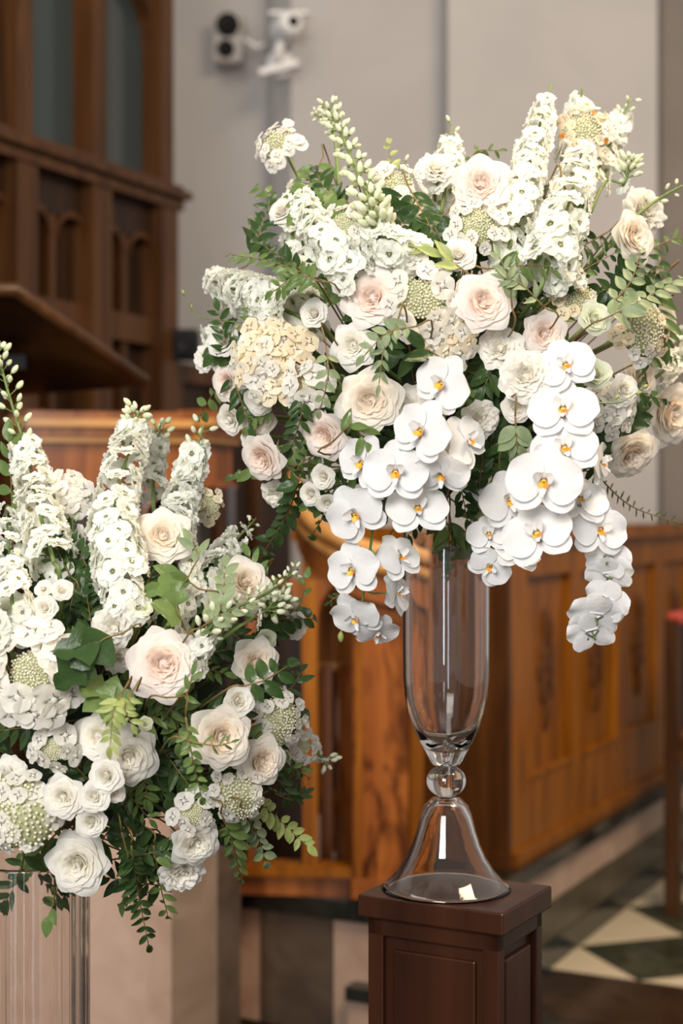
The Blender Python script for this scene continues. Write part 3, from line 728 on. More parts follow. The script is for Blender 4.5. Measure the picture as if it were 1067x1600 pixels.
_v = np.array([v.co[:] for v in BUDG.vertices]); _f = [tuple(p.vertices) for p in BUDG.polygons]; _m = [p.material_index for p in BUDG.polygons]
LEAF['leaf_l']['b'] = [nm(np.stack([_v[:, 2], _v[:, 0], _v[:, 1]], -1)[:, [0, 1, 2]] * .5, _f, 'bud', [M_['leaf_l'], M_['stem']], True, _m)]
# ------------------------------------------------------------------ arrangements
class Arr:
    def __init__(s, cx, cy, rx, ry, Y, d, core): s.__dict__.update(cx=cx, cy=cy, rx=rx, ry=ry, Y=Y, d=d, core=core); s.reg = []
    def uv(s, px, py): return (px - s.cx) / s.rx, (py - s.cy) / s.ry
    def depth(s, px, py):
        u, v = s.uv(px, py); return s.Y - s.d * math.sqrt(max(0.0, 1 - u * u - v * v))
    def facing(s, px, py):
        u, v = s.uv(px, py); k = math.sqrt(max(0.0, 1 - u * u - v * v))
        return Vector((u * .9, -(.45 + .75 * k), -v * .75 + .12)).normalized()
AA = Arr(690, 545, 375, 350, 2.46, .25, Vector((VX, VY, ZT + .66)))
BB = Arr(185, 1075, 300, 330, 2.40, .24, Vector((BX + .05, BY, 1.10)))
def stem_to(root, arr, start, name='stem', r=.0035, mat='stem', bend=None):
    """stem from the flower's back into the middle of the arrangement (world points, kept local to the root)"""
    inv = root.matrix_basis.inverted(); a = Vector(start); b = arr.core + Vector((R.uniform(-.03, .03), R.uniform(-.02, .03), R.uniform(-.04, .03)))
    f = (root.matrix_basis.to_3x3() @ Vector((0, 0, -1))).normalized() if bend is None else Vector((0, 1, 0))
    if f.y < .2: f = Vector((f.x * .3, .8, f.z * .3)).normalized()
    mid = a.lerp(b, .4) + f * min(.07, (a - b).length * .3)
    sc = root.matrix_basis.to_scale()[0]
    cps = [a, mid, b] if bend is None else [a, a + bend * .03 + Vector((0, .012, 0)), mid + Vector((0, .02, 0)), b]
    V, Fc = tube([inv @ p for p in smoothpath(cps, 12)], r / sc, 5)
    return ob(name, nm(V, Fc, name, M_[mat]), root)

ROSES = {'blush': [make_rose(M_['rose_o'], M_['rose_i']) for _ in range(2)], 'cream': [make_rose(M_['cream_o'], M_['cream_i']) for _ in range(2)],
         'white': [make_rose(M_['white_o'], M_['white_i']) for _ in range(2)],
         'spray': [make_spray(M_['white_o'], M_['white_i']) for _ in range(2)], 'lime': [make_spray(M_['lime_o'], M_['lime_o'])],
         'ruffle': [make_ruffle(M_['white_o'], M_['white_i']) for _ in range(2)]}
NAMES = {'blush': ('garden_rose', 'rose'), 'cream': ('garden_rose', 'rose'), 'white': ('garden_rose', 'rose'), 'spray': ('spray_rose', 'rose'), 'lime': ('lisianthus', 'flower'), 'ruffle': ('carnation', 'flower')}
GROUP = {'garden_rose': 'garden roses in the arrangements', 'spray_rose': 'spray roses in the arrangements', 'lisianthus': 'lisianthus blooms in the arrangements', 'carnation': 'ruffled blooms in the arrangements'}
def rose(arr, kind, px, py, r, handle, label, f=None, dY=0.0, roll=None):
    Y = arr.depth(px, py) + dY
    fv = arr.facing(px, py) if f is None else Vector((f[0], -1 if len(f) == 2 else f[2], f[1])).normalized()
    M = frame(W(px, py, Y), fv, R.uniform(0, 360) if roll is None else roll, S(r, Y) * 1.14)
    nme, cat = NAMES[kind]
    t = thing(nme, label, cat, M, GROUP[nme])
    for pn, me, k in R.choice(ROSES[kind]):
        o = ob(pn, me, t)
        if k: o['kind'] = k
    stem_to(t, arr, M @ Vector((0, 0, -.95)), r=.003)
    arr.reg.append((handle, px, py))
    return t

def delph(arr, pts, wd, n, size, handle, label, buds=6, dY=0.0, t0=0.0, budsize=9, name='delphinium', budmesh=None, taper=.55, top=None):
    """flower spike along picture points (each with an optional depth offset)"""
    P = []
    for p in pts:
        P.append(W(p[0], p[1], arr.depth(p[0], p[1]) + dY + (p[2] if len(p) > 2 else 0)))
    path = smoothpath(P, 20); base = path[0]; M = Matrix.Translation(base)
    t = thing(name, label, 'flower', M, name + ' spikes in the arrangements')
    Lp = [p - base for p in path]
    V, Fc = tube(Lp, .0034, 6, .0016); ob('spike_stem', nm(V, Fc, 'spike_stem', M_['stem']), t)
    Y = base.y
    tf = top or (1.0 if buds == 0 else .82)
    for i in range(n):
        q = t0 + (tf - t0) * (i + .5) / n; p, tan = along(Lp, q)
        k = 1 - taper * ((q - t0) / (1 - t0)) ** 1.5
        a = i * 2.39996 + R.uniform(-.3, .3)
        s1 = tan.cross(Vector((0, 1, 0))).normalized(); s2 = tan.cross(s1)
        d = s1 * math.cos(a) + s2 * math.sin(a)
        rr = S(wd / 2, Y) * k * .62
        f = (d + tan * R.uniform(-.05, .45)).normalized()
        ob('floret', R.choice(DEL), t, frame(p + d * rr, f, R.uniform(0, 360), S(size * 1.32, Y) * (.55 + .45 * k) * R.uniform(.85, 1.2)))
    for i in range(buds):
        q = tf * .96 + (1 - tf * .96) * (i + .3) / max(1, buds) if n else t0 + (1 - t0) * (i + .5) / buds
        p, tan = along(Lp, q); a = i * 2.39996
        s1 = tan.cross(Vector((0, 1, 0))).normalized(); s2 = tan.cross(s1)
        d = s1 * math.cos(a) + s2 * math.sin(a)
        ob('bud', budmesh or BUD, t, frame(p, d * R.uniform(.7, 1.1) + tan * .6 + Vector((0, 0, .1)), R.uniform(0, 360), S(budsize, Y) * (1.15 - .45 * (q if not n else 0)) * R.uniform(.85, 1.1)))
    stem_to(t, arr, base, 'lower_stem', .0035, bend=(base - path[3]).normalized())
    for i in (0.3, .7):
        pass
    m = pts[len(pts) // 2]; arr.reg.append((handle, m[0], m[1]))
    return t

def hydr(arr, px, py, r, n, size, handle, label, tone='w', f=None, dY=0.0, beads=0, bead_r=.6, center_open=True, spread=1.0):
    Y = arr.depth(px, py) + dY
    fv = arr.facing(px, py) if f is None else Vector((f[0], -1 if len(f) == 2 else f[2], f[1])).normalized()
    M = frame(W(px, py, Y), fv, R.uniform(0, 360), S(r, Y)); t = thing('hydrangea', label, 'flower', M, 'hydrangea heads in the arrangements')
    k0 = .26 if beads and center_open else 0.0; n = int(n * 1.35)
    for i in range(n):
        q = k0 + (1 - k0) * (i + .5) / n; rr = math.sqrt(q) * spread; a = i * 2.39996 + R.uniform(-.2, .2)
        p = Vector((rr * math.cos(a), rr * math.sin(a), .38 * (1 - rr * rr) + R.uniform(-.08, .1)))
        nn = Vector((p.x * .75, p.y * .75, .75)) + Vector((R.uniform(-.35, .35), R.uniform(-.35, .35), 0))
        tt = HYDT if (tone != 'w' and R.random() < .55) else HYD
        if tone == 'd' and i % 7 == 3: tt = [HYDO]
        ob('floret', R.choice(tt), t, frame(p, nn, R.uniform(0, 360), size * (1.3 if tt[0] is not HYDO else .7) / r * R.uniform(.8, 1.15)))
    for b in range(beads):
        bd = ob('tiny_buds', BEAD[b % 2], t, Matrix.Translation((0.25 * math.cos(b * 2.4) * (b > 0), .25 * math.sin(b * 2.4) * (b > 0), .08)) @ Matrix.Scale(bead_r * .85, 4)); bd['kind'] = 'stuff'
    b = MB()
    for i in range(7):
        a = i * .9; b.tube([(0, 0, -.75), (.35 * math.cos(a), .35 * math.sin(a), -.2), (.7 * math.cos(a), .7 * math.sin(a), .1)], .025, 4)
    b.tube([(0, 0, -1.1), (0, 0, -.7)], .035, 6)
    o = b.build('branchlets', M_['stem'], t); o['kind'] = 'stuff'
    stem_to(t, arr, M @ Vector((0, 0, -1.05)), r=.003)
    arr.reg.append((handle, px, py))
    return t

# orchids
def sheet_mesh(P, name, mat): return nm(P.reshape(-1, 3), grid_faces(P.shape[0], P.shape[1]), name, mat)
ORCH = []
for k in range(3):
    g_ = [rotz(flat_petal(.57, .25, .85, -.02, .25, .01, 9, 9, .10, .22, 5, .02), rad(90)), rotz(flat_petal(.57, .235, .85, -.02, .2, .01, 9, 9, .10, .22, 5, .02), rad(222)), rotz(flat_petal(.57, .235, .85, -.02, .2, .01, 9, 9, .10, .22, 5, .02), rad(318))]
    for q in g_: q[..., 2] -= .02
    V, Fc, mi = star(g_, [(0, 0)] * 3); sep = nm(V, Fc, 'orchid_bloom', M_['orch'])
    pp = []
    for sd in (-1, 1):
        P = flat_petal(.57, .365, .62, .14 + .05 * nr.rand(), .16, .03, 13, 10, .10, .10, 4, .20); P[..., 2] += .015
        P = rotz(P, rad(8) if sd > 0 else rad(172)); pp.append(sheet_mesh(P, 'petal', M_['orch']))
    g_ = []
    def lobe(L, Wd, ang, lift, cupk): return rotz(flat_petal(L, Wd, .8, lift, cupk, .0, 5, 6, .15, .3, 5), rad(ang))
    g_ = [lobe(.17, .085, 30, 1.2, .9), lobe(.17, .085, 150, 1.2, .9), lobe(.24, .055, 270, .75, .6), lobe(.13, .07, 90, 1.0, .9), lobe(.12, .05, 240, .9, .3), lobe(.12, .05, 300, .9, .3)]
    V, Fc, mi = star(g_, [(0, 1), (0, 1), (0, 1), (0, 0), (1, 2), (2, 2)]); lip = nm([(x, y, z + .03) for x, y, z in V], Fc, 'lip', [M_['orch'], M_['yellow'], M_['orange']], True, mi)
    ORCH.append((sep, pp, lip))
def orchid_spray(arr, pts, blooms, handle, label, dY=0.0, buds=()):
    P = [W(p[0], p[1], p[2]) for p in pts]; path = smoothpath(P, 26); base = path[0]
    t = thing('orchid_spray', label, 'orchid', Matrix.Translation(base), 'white orchid sprays hanging from the tall arrangement')
    V, Fc = tube([p - base for p in path], .0028, 6, .0014); ob('spray_stem', nm(V, Fc, 'spray_stem', M_['leaf_m']), t)
    for (px, py, sz, f, roll, Y) in blooms:
        c = W(px, py, Y); fv = Vector((f[0], -1 if len(f) == 2 else f[2], f[1])).normalized()
        fv = (fv + Vector((R.uniform(-.16, .16), 0, R.uniform(-.16, .16)))).normalized(); M = frame(c - base, fv, roll + R.uniform(-10, 10), S(sz * R.uniform(.94, 1.05), Y))
        sep, pp, lip = R.choice(ORCH)
        b = ob('orchid_bloom', sep, t, M)
        for m in pp: ob('petal', m, b)
        ob('lip', lip, b)
        q = min(path, key=lambda p: (p - c).length)
        V, Fc = tube([c - base - fv * .004, c - base - fv * .02 + (q - c) * .35, q - base], .0014, 5); ob('pedicel', nm(V, Fc, 'pedicel', M_['stem']), t)
    for (px, py, Y, s, d) in buds:
        ob('bud', BUDG, t, frame(W(px, py, Y) - base, Vector(d), 0, S(s, Y)))
    stem_to(t, arr, base, 'lower_stem', .003, bend=(base - path[2]).normalized())
    m = pts[len(pts) // 2]; arr.reg.append((handle, m[0], m[1])); return t

def sprig(arr, pts, n, ll, key, shape, handle, label, dY=0.0, mode='pair', ang=50, twig='twig', nrm=None, r=.0014, reg=True, stem=True, jit=.35, name='leaf_sprig', toCore=True):
    P = [W(p[0], p[1], arr.depth(p[0], p[1]) + dY + (p[2] if len(p) > 2 else 0)) for p in pts]
    path = smoothpath(P, 16); base = path[0]; t = thing(name, label, 'foliage', Matrix.Translation(base), 'leaf sprigs in the arrangements')
    Lp = [p - base for p in path]
    V, Fc = tube(Lp, r, 5, r * .5); ob('twig', nm(V, Fc, 'twig', M_[twig]), t)
    N0 = Vector(nrm or (R.uniform(-.3, .3), -1, R.uniform(.0, .6))).normalized()
    L0 = S(ll, base.y)
    for i in range(n):
        q = .12 + .85 * ((i // 2 * 2 if mode == 'pair' else i) + .5) / n; p, tan = along(Lp, q)
        sd = 1 if i % 2 else -1
        side = tan.cross(N0).normalized() * sd
        a = rad(ang + R.uniform(-14, 14))
        d = (tan * math.cos(a) + side * math.sin(a) + N0 * R.uniform(-jit, jit)).normalized()
        z = (N0 + Vector((R.uniform(-jit, jit), R.uniform(-jit, jit), R.uniform(-jit, jit)))); z = (z - d * z.dot(d)).normalized()
        y = z.cross(d); Mx = Matrix((d, y, z)).transposed().to_4x4() @ Matrix.Scale(L0 * R.uniform(.8, 1.15) * (1 - .25 * q), 4); Mx.translation = p
        ob('bud' if shape == 'b' else 'leaf', R.choice(LEAF[key][shape]), t, Mx)
    p, tan = along(Lp, 1.0); z = (N0 - tan * N0.dot(tan)).normalized(); Mx = Matrix((tan, z.cross(tan), z)).transposed().to_4x4() @ Matrix.Scale(L0 * .85, 4); Mx.translation = p
    ob('bud' if shape == 'b' else 'leaf', R.choice(LEAF[key][shape]), t, Mx)
    if toCore: stem_to(t, arr, base, 'lower_stem', r, twig, bend=(base - path[2]).normalized() if (base - path[2]).length > 1e-5 else None)
    m = pts[-1]
    if reg: arr.reg.append((handle, m[0], m[1]))
    return t

# foam cores that hold the stems
def foam(name, label, c, rx, rz, ry):
    nv, nu = 12, 20; V = []
    t = thing(name, label, 'floral foam', Matrix.Translation(c))
    V, Fc = lathe([(max(.004, math.sin(math.pi * i / nv)), -math.cos(math.pi * i / nv)) for i in range(nv + 1)], nu)
    V = [(x * rx * (1 + .06 * math.sin(9 * z + 5 * x)), y * ry, z * rz) for x, y, z in V]
    ob('foam_block', nm(V, Fc, 'foam_block', M_['foam']), t)
    return t
foam('floral_foam', 'dark moss foam mound on the trumpet vase mouth, mostly hidden by flowers', Vector((VX, VY + .02, ZT + .80)), .19, .155, .13)
foam('floral_foam', 'dark moss foam mound on the cylinder column, mostly hidden by flowers', Vector((W(185, 0, 2.42).x, 2.42, CZ - .28)), .17, .20, .13)

# ---- tall arrangement: roses and other single blooms  (arr, kind, px, py, radius, handle, label, facing, depth)
for a in [
 (AA, 'blush', 752, 288, 47, 'crown rose', 'blush garden rose standing alone at the crown of the tall arrangement', (-.05, .12), -.06),
 (AA, 'blush', 583, 466, 50, 'upper cream rose', 'cream blush rose with apricot heart beside the lacy hydrangea centre', (-.15, .05), -.03),
 (AA, 'blush', 755, 473, 49, 'pink rose', 'pinkest open rose at the middle of the tall arrangement', (.1, .08), -.05),
 (AA, 'blush', 850, 522, 38, 'orchid top rose', 'blush rose just above the thick orchid cascade', (.2, -.15), -.02),
 (AA, 'white', 552, 540, 38, 'tucked white rose', 'small white rose tucked under the cream rose with apricot heart', (-.3, .0), -.02),
 (AA, 'cream', 578, 626, 52, 'low cream rose', 'largest ruffled cream rose above the orchid cluster', (-.05, -.15), -.06),
 (AA, 'blush', 508, 680, 40, 'drooping rose', 'blush rose seen from its side, drooping by the dark leaves', (-.6, -.35), -.02),
 (AA, 'cream', 990, 372, 43, 'far upper rose', 'cream rose leaning outward beneath the frilly white bloom at the far edge', (.75, .1), -.02),
 (AA, 'lime', 930, 498, 29, 'green lisianthus', 'greenish white lisianthus with open face under the sage sprig', (.2, .1), -.06),
 (AA, 'lime', 930, 584, 28, 'lower lisianthus', 'greenish white lisianthus half open beside the topmost orchids', (.1, .35), -.05),
 (AA, 'blush', 412, 715, 40, 'low outer rose', 'blush white rose in profile at the lowest outer edge, near the pulpit', (-.75, -.55), .0),
 (AA, 'cream', 987, 708, 45, 'hanging tan rose', 'tan cream rose hanging face down over the white wall', (.45, -.75), .0),
 (AA, 'cream', 1046, 648, 52, 'blurred tan rose', 'big blurred tan rose cut by the frame edge', (.9, -.2), .10),
 (AA, 'blush', 1030, 512, 42, 'rear peach rose', 'soft peach rose behind the dried hydrangea at the far side', (.8, .0), .10),
 (AA, 'spray', 717, 398, 31, 'double white bloom', 'small double white bloom between the crown rose and the pinkest rose', (-.1, .2), -.05),
 (AA, 'ruffle', 822, 588, 46, 'big carnation', 'big fringed white carnation between the two orchid groups', (-.1, .0), -.06),
 (AA, 'ruffle', 782, 545, 40, 'rear carnation', 'fringed white bloom half hidden behind the big carnation', (-.1, .3), -.01),
 (AA, 'spray', 806, 638, 27, 'small ruffled bloom', 'small ruffled white bloom hanging below the big carnation', (-.1, -.3), -.05),
 (AA, 'ruffle', 640, 636, 36, 'orchid side carnation', 'fringed white carnation between the largest cream rose and the orchids', (-.1, .1), -.02),
 (AA, 'ruffle', 748, 655, 34, 'shaded carnation', 'fringed white carnation in shade behind the central orchids', (.3, -.2), -.01),
 (AA, 'ruffle', 700, 715, 32, 'low shaded carnation', 'fringed cream carnation deepest in shade under the orchids above the vase', (.1, -.5), .02),
 (AA, 'ruffle', 1005, 332, 40, 'frilly edge bloom', 'frilly white bloom behind the outward leaning cream rose', (.5, .3), .06),
 (AA, 'spray', 350, 532, 30, 'lone lisianthus', 'white cup shaped lisianthus at the outer edge by the long tendril', (-.5, .25), .02),
 (AA, 'ruffle', 322, 560, 24, 'outermost frill', 'outermost frilly white bloom in front of the black loudspeaker', (-.7, .1), .06),
 (AA, 'blush', 357, 597, 32, 'outer blush rose', 'blush white rose facing the pulpit below the white lisianthus cup', (-.8, -.2), .04),
 (AA, 'spray', 360, 655, 27, 'outer white cup', 'white cup bloom opening downward toward the pulpit cornice', (-.8, -.45), .03),
 (AA, 'spray', 405, 625, 27, 'inner white cup', 'white half open bloom among bare green stems', (-.5, -.4), .01),
 (AA, 'spray', 505, 745, 22, 'upper spray bud', 'topmost small white spray rose of the trio above the curved stair rail', (-.3, -.3), -.03),
 (AA, 'spray', 485, 772, 21, 'outer spray bud', 'outermost small white spray rose of the trio above the curved stair rail', (-.5, -.3), -.03),
 (AA, 'spray', 512, 787, 20, 'lowest spray bud', 'lowest small white spray rose of the trio above the curved stair rail', (-.1, -.6), -.03),
 (AA, 'ruffle', 432, 770, 26, 'bottom frill', 'frilly white bloom hanging lowest on the outer side of the tall arrangement', (-.4, -.7), .02),
 (AA, 'spray', 490, 490, 26, 'side spray rose', 'white spray rose beneath the striped fern leaves', (-.3, .2), -.02),
 (AA, 'spray', 545, 395, 25, 'mid white bloom', 'white open bloom above the cream rose with apricot heart', (-.2, .2), -.02),
 (AA, 'cream', 640, 330, 34, 'rear crown rose', 'blurred cream rose behind the crown, facing upward', (-.1, .6), .08),
 (AA, 'ruffle', 680, 265, 30, 'rear crown frill', 'blurred frilly white bloom behind the crown rose', (.0, .6), .10),
 (AA, 'cream', 905, 650, 36, 'shaded side rose', 'cream rose in shade behind the thick orchid cascade', (.5, -.1), .05),
 (AA, 'spray', 975, 610, 28, 'pale side bloom', 'pale ivory bloom by two thin curved buds at the far side', (.4, -.1), -.01),
 (AA, 'spray', 440, 330, 26, 'high side bloom', 'white blurred bloom at the upper outer edge of the tall arrangement', (-.6, .4), .04),
 (AA, 'cream', 400, 655, 34, 'shaded outer rose', 'cream bloom deep among bare stems above the blush rose in profile', (-.5, -.2), .05),
 (AA, 'ruffle', 395, 545, 30, 'peach side frill', 'frilly white bloom between the lone lisianthus cup and the peach hydrangea', (-.5, .2), .04),
 (AA, 'ruffle', 455, 520, 28, 'fern frill', 'frilly white bloom hidden behind the striped leaves', (-.3, .2), .03),
 (AA, 'cream', 1000, 590, 34, 'far hidden rose', 'ivory rose hidden behind the withered tan hydrangea', (.7, .0), .08),
 (AA, 'spray', 395, 690, 24, 'low side cup', 'white cup bloom just over the blush rose in profile', (-.6, -.4), .04),
 # lower arrangement
 (BB, 'cream', 255, 838, 47, 'upper ivory rose', 'ivory rose with layered petals in front of the tall delphiniums', (.15, .3), -.03),
 (BB, 'blush', 256, 1038, 58, 'large facing rose', 'largest cream rose with blush twin heart at the middle of the lower arrangement', (.05, .08), -.05),
 (BB, 'cream', 345, 1152, 52, 'twin rose', 'broad cream rose crossed by a twisted green vine', (.45, .05), -.04),
 (BB, 'cream', 408, 1190, 43, 'outer ivory rose', 'ivory rose in profile at the outer side of the lower arrangement', (.75, -.05), -.02),
 (BB, 'white', 122, 1348, 51, 'bottom white rose', 'open white rose over the rim of the clear cylinder', (-.05, -.1), -.05),
 (BB, 'white', 200, 1180, 50, 'soft white rose', 'wide white rose half hidden behind the cluster of small roses', (.35, -.2), -.01),
 (BB, 'spray', 166, 1212, 31, 'upper small rose', 'upper small white rose of the cluster of four', (-.2, .0), -.06),
 (BB, 'white', 100, 1246, 36, 'outer small rose', 'widest small white rose of the cluster of four', (-.25, .0), -.06),
 (BB, 'spray', 148, 1244, 28, 'middle small rose', 'round small white rose in the middle of the cluster of four', (.0, .1), -.07),
 (BB, 'spray', 143, 1284, 28, 'lower small rose', 'lowest small white rose of the cluster of four', (.0, -.1), -.07),
 (BB, 'spray', 182, 1240, 16, 'tiny rose bud', 'tiny cream rose bud beside the cluster of four small roses', (.5, .0), -.05),
 (BB, 'cream', 382, 912, 45, 'upper side rose', 'cream rose in profile behind the pale leaf tuft', (.5, .45), -.01),
 (BB, 'spray', 373, 1095, 27, 'small side rose', 'small ivory rose leaning on the broad cream rose', (.5, .2), -.03),
 (BB, 'white', 305, 1316, 41, 'low shaded rose', 'shaded white rose in profile above the fringed carnation', (.45, -.4), -.02),
 (BB, 'ruffle', 283, 1362, 37, 'low carnation', 'fringed white carnation hanging lowest over the pink marble', (.25, -.5), -.02),
 (BB, 'ruffle', 178, 980, 36, 'upper lisianthus', 'white ruffled lisianthus beside the large ivy leaf', (-.1, .1), -.04),
 (BB, 'ruffle', 185, 1030, 26, 'under lisianthus', 'white ruffled bloom drooping below the lisianthus by the ivy leaf', (.2, -.5), -.02),
 (BB, 'spray', 70, 950, 23, 'lower cream spray', 'lowest cream spray rose of the trio under the delphinium', (-.1, .1), -.06),
 (BB, 'spray', 97, 922, 19, 'upper cream spray', 'pointed cream spray rose of the trio under the delphinium', (.2, .3), -.06),
 (BB, 'spray', 68, 920, 16, 'round cream spray', 'roundest cream spray rose bud of the trio under the delphinium', (-.2, .4), -.06),
 (BB, 'cream', 398, 1035, 40, 'shaded ivory rose', 'ivory rose behind the six broad glossy leaves', (.5, -.05), .0),
 (BB, 'spray', 462, 978, 25, 'outermost white rose', 'outermost small white rose against the dark pulpit arcade', (.8, .0), .04),
 (BB, 'white', 155, 1150, 40, 'rear white bloom', 'soft white bloom behind the pale lime leaf tuft', (-.1, .2), .0),
 (BB, 'ruffle', 12, 1215, 36, 'edge frill', 'fringed white bloom cut by the frame edge above the beaded hydrangea', (-.2, .2), -.02),
 (BB, 'lime', 227, 1131, 13, 'green rosebud', 'tiny closed greenish rosebud on its own among dark leaves', (.3, .3), -.07),
 (BB, 'lime', 225, 950, 15, 'pointed bud', 'pointed greenish bud above the largest cream rose', (.3, .6), -.05),
 (BB, 'lime', 415, 1000, 20, 'lime side cup', 'lime white cup bloom beside the outermost small white rose', (.4, -.3), .01),
]: rose(*a)

# ---- spikes
for a in [
 (AA, [(600, 370), (575, 310, -.03), (540, 225, -.02), (512, 165, 0)], 60, 0, 30, 'budded spike', 'tall green white delphinium spike in bud at the upper edge', 95, -.06, .0, 19),
 (AA, [(530, 300, .1), (520, 200, .1), (492, 178, .1)], 30, 0, 20, 'curled spike', 'blurred lime bud spike curling behind the tall budded delphinium', 26, .06, .4, 10),
 (AA, [(800, 370), (828, 250, -.02), (862, 130, 0)], 86, 46, 30, 'tallest delphinium', 'tallest thick white delphinium spike rising beside the crown rose', 0, -.02, .0, 9, 'delphinium', None, .55, .86),
 (AA, [(880, 300, .03), (898, 210, .03), (910, 135, .03)], 60, 22, 28, 'second delphinium', 'second white delphinium spike leaning on the tallest one', 0, .0, .3, 9, 'delphinium', None, .55, .84),
 (AA, [(900, 350, .10), (950, 230, .12), (985, 155, .14)], 64, 24, 26, 'blurred delphinium', 'blurred white delphinium spike behind the dried peach hydrangea', 5, .04, .2),
 (AA, [(850, 430), (885, 330, -.03), (910, 235, -.02)], 120, 42, 36, 'broad delphinium', 'broad open delphinium with green eyes below the dried peach hydrangea', 0, -.06, .05, 9),
 (AA, [(880, 420), (915, 350, -.04), (945, 285, -.04), (975, 285, -.04), (985, 250, -.04)], 40, 3, 22, 'green bud spike', 'green budded delphinium tip curving outward above the far cream rose', 24, -.05, .1, 12),
 (AA, [(560, 440), (505, 375, -.03), (468, 305, .0)], 88, 40, 31, 'side delphinium', 'thick white delphinium spike lying to the upper outer side', 0, -.04, .02),
 (AA, [(470, 440, .05), (455, 340, .06), (470, 270, .06)], 52, 14, 26, 'rear side delphinium', 'soft white delphinium behind the thick side spike', 3, .03),
 (AA, [(690, 330, .1), (700, 260, .1), (705, 195, .1)], 70, 24, 26, 'rear centre delphinium', 'blurred white delphinium top behind the crown rose', 4, .05, .1),
 (AA, [(640, 400, .05), (625, 330, .05), (632, 255, .07)], 70, 24, 28, 'green tinted delphinium', 'green tinted blurred delphinium between crown rose and budded spike', 8, .04, .0),
 (AA, [(480, 500), (410, 470, .04), (335, 440, .06)], 130, 60, 36, 'outer stock', 'white stock like spike lying flat under the fern leaves', 0, .02, .05),
 (AA, [(430, 590, .03), (370, 570, .05), (330, 520, .06)], 90, 30, 30, 'outer lower stock', 'white florets gathered behind the lone lisianthus cup', 0, .04, .1),
 (AA, [(990, 340, .05), (1030, 310, .05), (1066, 290, .05)], 24, 0, 22, 'edge buds', 'white buds on a bending stem at the frame edge above the frilly bloom', 7, .0, .2, 12),
 (AA, [(640, 400), (600, 380, -.03), (570, 330, -.03)], 100, 30, 30, 'heart delphinium', 'pale green white florets around the foot of the budded spike', 0, -.02),
 (AA, [(800, 440, .02), (790, 380, .0), (760, 340, .0)], 90, 24, 30, 'crown florets', 'white florets clustered just below the crown rose', 0, .0),
 (AA, [(880, 440), (865, 400, -.02), (850, 350, -.02)], 80, 20, 32, 'lower open florets', 'open white florets with green eyes over the olive leaves', 2, -.03),
 (AA, [(1010, 600, .06), (1045, 570, .08), (1066, 520, .1)], 60, 14, 28, 'far pale florets', 'pale tan florets blurred between the two tan roses', 0, .06),
 (BB, [(190, 900), (178, 800, -.02), (205, 690, 0), (213, 645, 0)], 118, 62, 31, 'main delphinium', 'tallest dense white delphinium of the lower arrangement with bud crown', 14, -.04, .0, 15),
 (BB, [(240, 800, .04), (240, 730, .04), (250, 665, .04)], 56, 16, 24, 'bent delphinium', 'smaller white delphinium bending behind the tallest dense one', 8, .02, .2, 14),
 (BB, [(270, 850), (290, 760, 0), (318, 665, 0)], 82, 34, 30, 'rear rose delphinium', 'white delphinium spike rising just behind the ivory layered rose', 6, -.01, .0, 14),
 (BB, [(85, 880), (62, 800, 0), (45, 720, .02), (12, 610, .03), (-5, 545, .03)], 104, 44, 29, 'long budded delphinium', 'long delphinium with thin budded tip above the frame edge', 30, -.02, .0, 15, 'delphinium', None, .6, .56),
 (BB, [(20, 1000), (18, 920, -.02), (10, 800, 0)], 105, 46, 27, 'cream delphinium', 'cream tinted delphinium nearest the frame edge', 0, -.06),
 (BB, [(300, 980), (340, 880, .02), (400, 810, .03)], 66, 20, 30, 'loose delphinium', 'loose white delphinium with cup florets leaning to the pulpit', 6, .0, .1),
 (BB, [(260, 980), (290, 930, .01), (300, 880, .01)], 74, 20, 30, 'low florets', 'greenish white florets behind the folded leaf under the ivory rose', 0, .0),
 (BB, [(130, 930, .03), (118, 870, .03), (112, 800, .03)], 50, 14, 26, 'rear slim delphinium', 'slim creamy delphinium standing behind the two tall ones', 6, .05),
 (BB, [(200, 960), (185, 900, -.02), (165, 850, -.02)], 100, 22, 31, 'delphinium foot', 'lowest white florets at the foot of the dense delphinium', 0, -.03),
 (BB, [(300, 1010), (350, 960, -.03), (420, 925, -.02), (465, 890, .0)], 50, 0, 24, 'white bud branch', 'branch of plump white buds reaching toward the pulpit', 48, -.06, .1, 15),
 (BB, [(330, 1010), (380, 975, -.03), (440, 940, -.01)], 40, 2, 24, 'second bud branch', 'lower branch of white buds over the shaded ivory rose', 30, -.05, .1, 14),
 (BB, [(470, 1150, .06), (495, 1175, .07), (512, 1190, .08)], 34, 2, 22, 'outer bud tip', 'blurred white bud tip poking out over the arcade post', 9, .03, .1, 10),
 (BB, [(300, 1050), (310, 1010, -.02), (335, 990, -.02)], 60, 10, 26, 'rose side florets', 'white bell florets beside the largest cream rose', 4, -.04),
]: delph(*a)

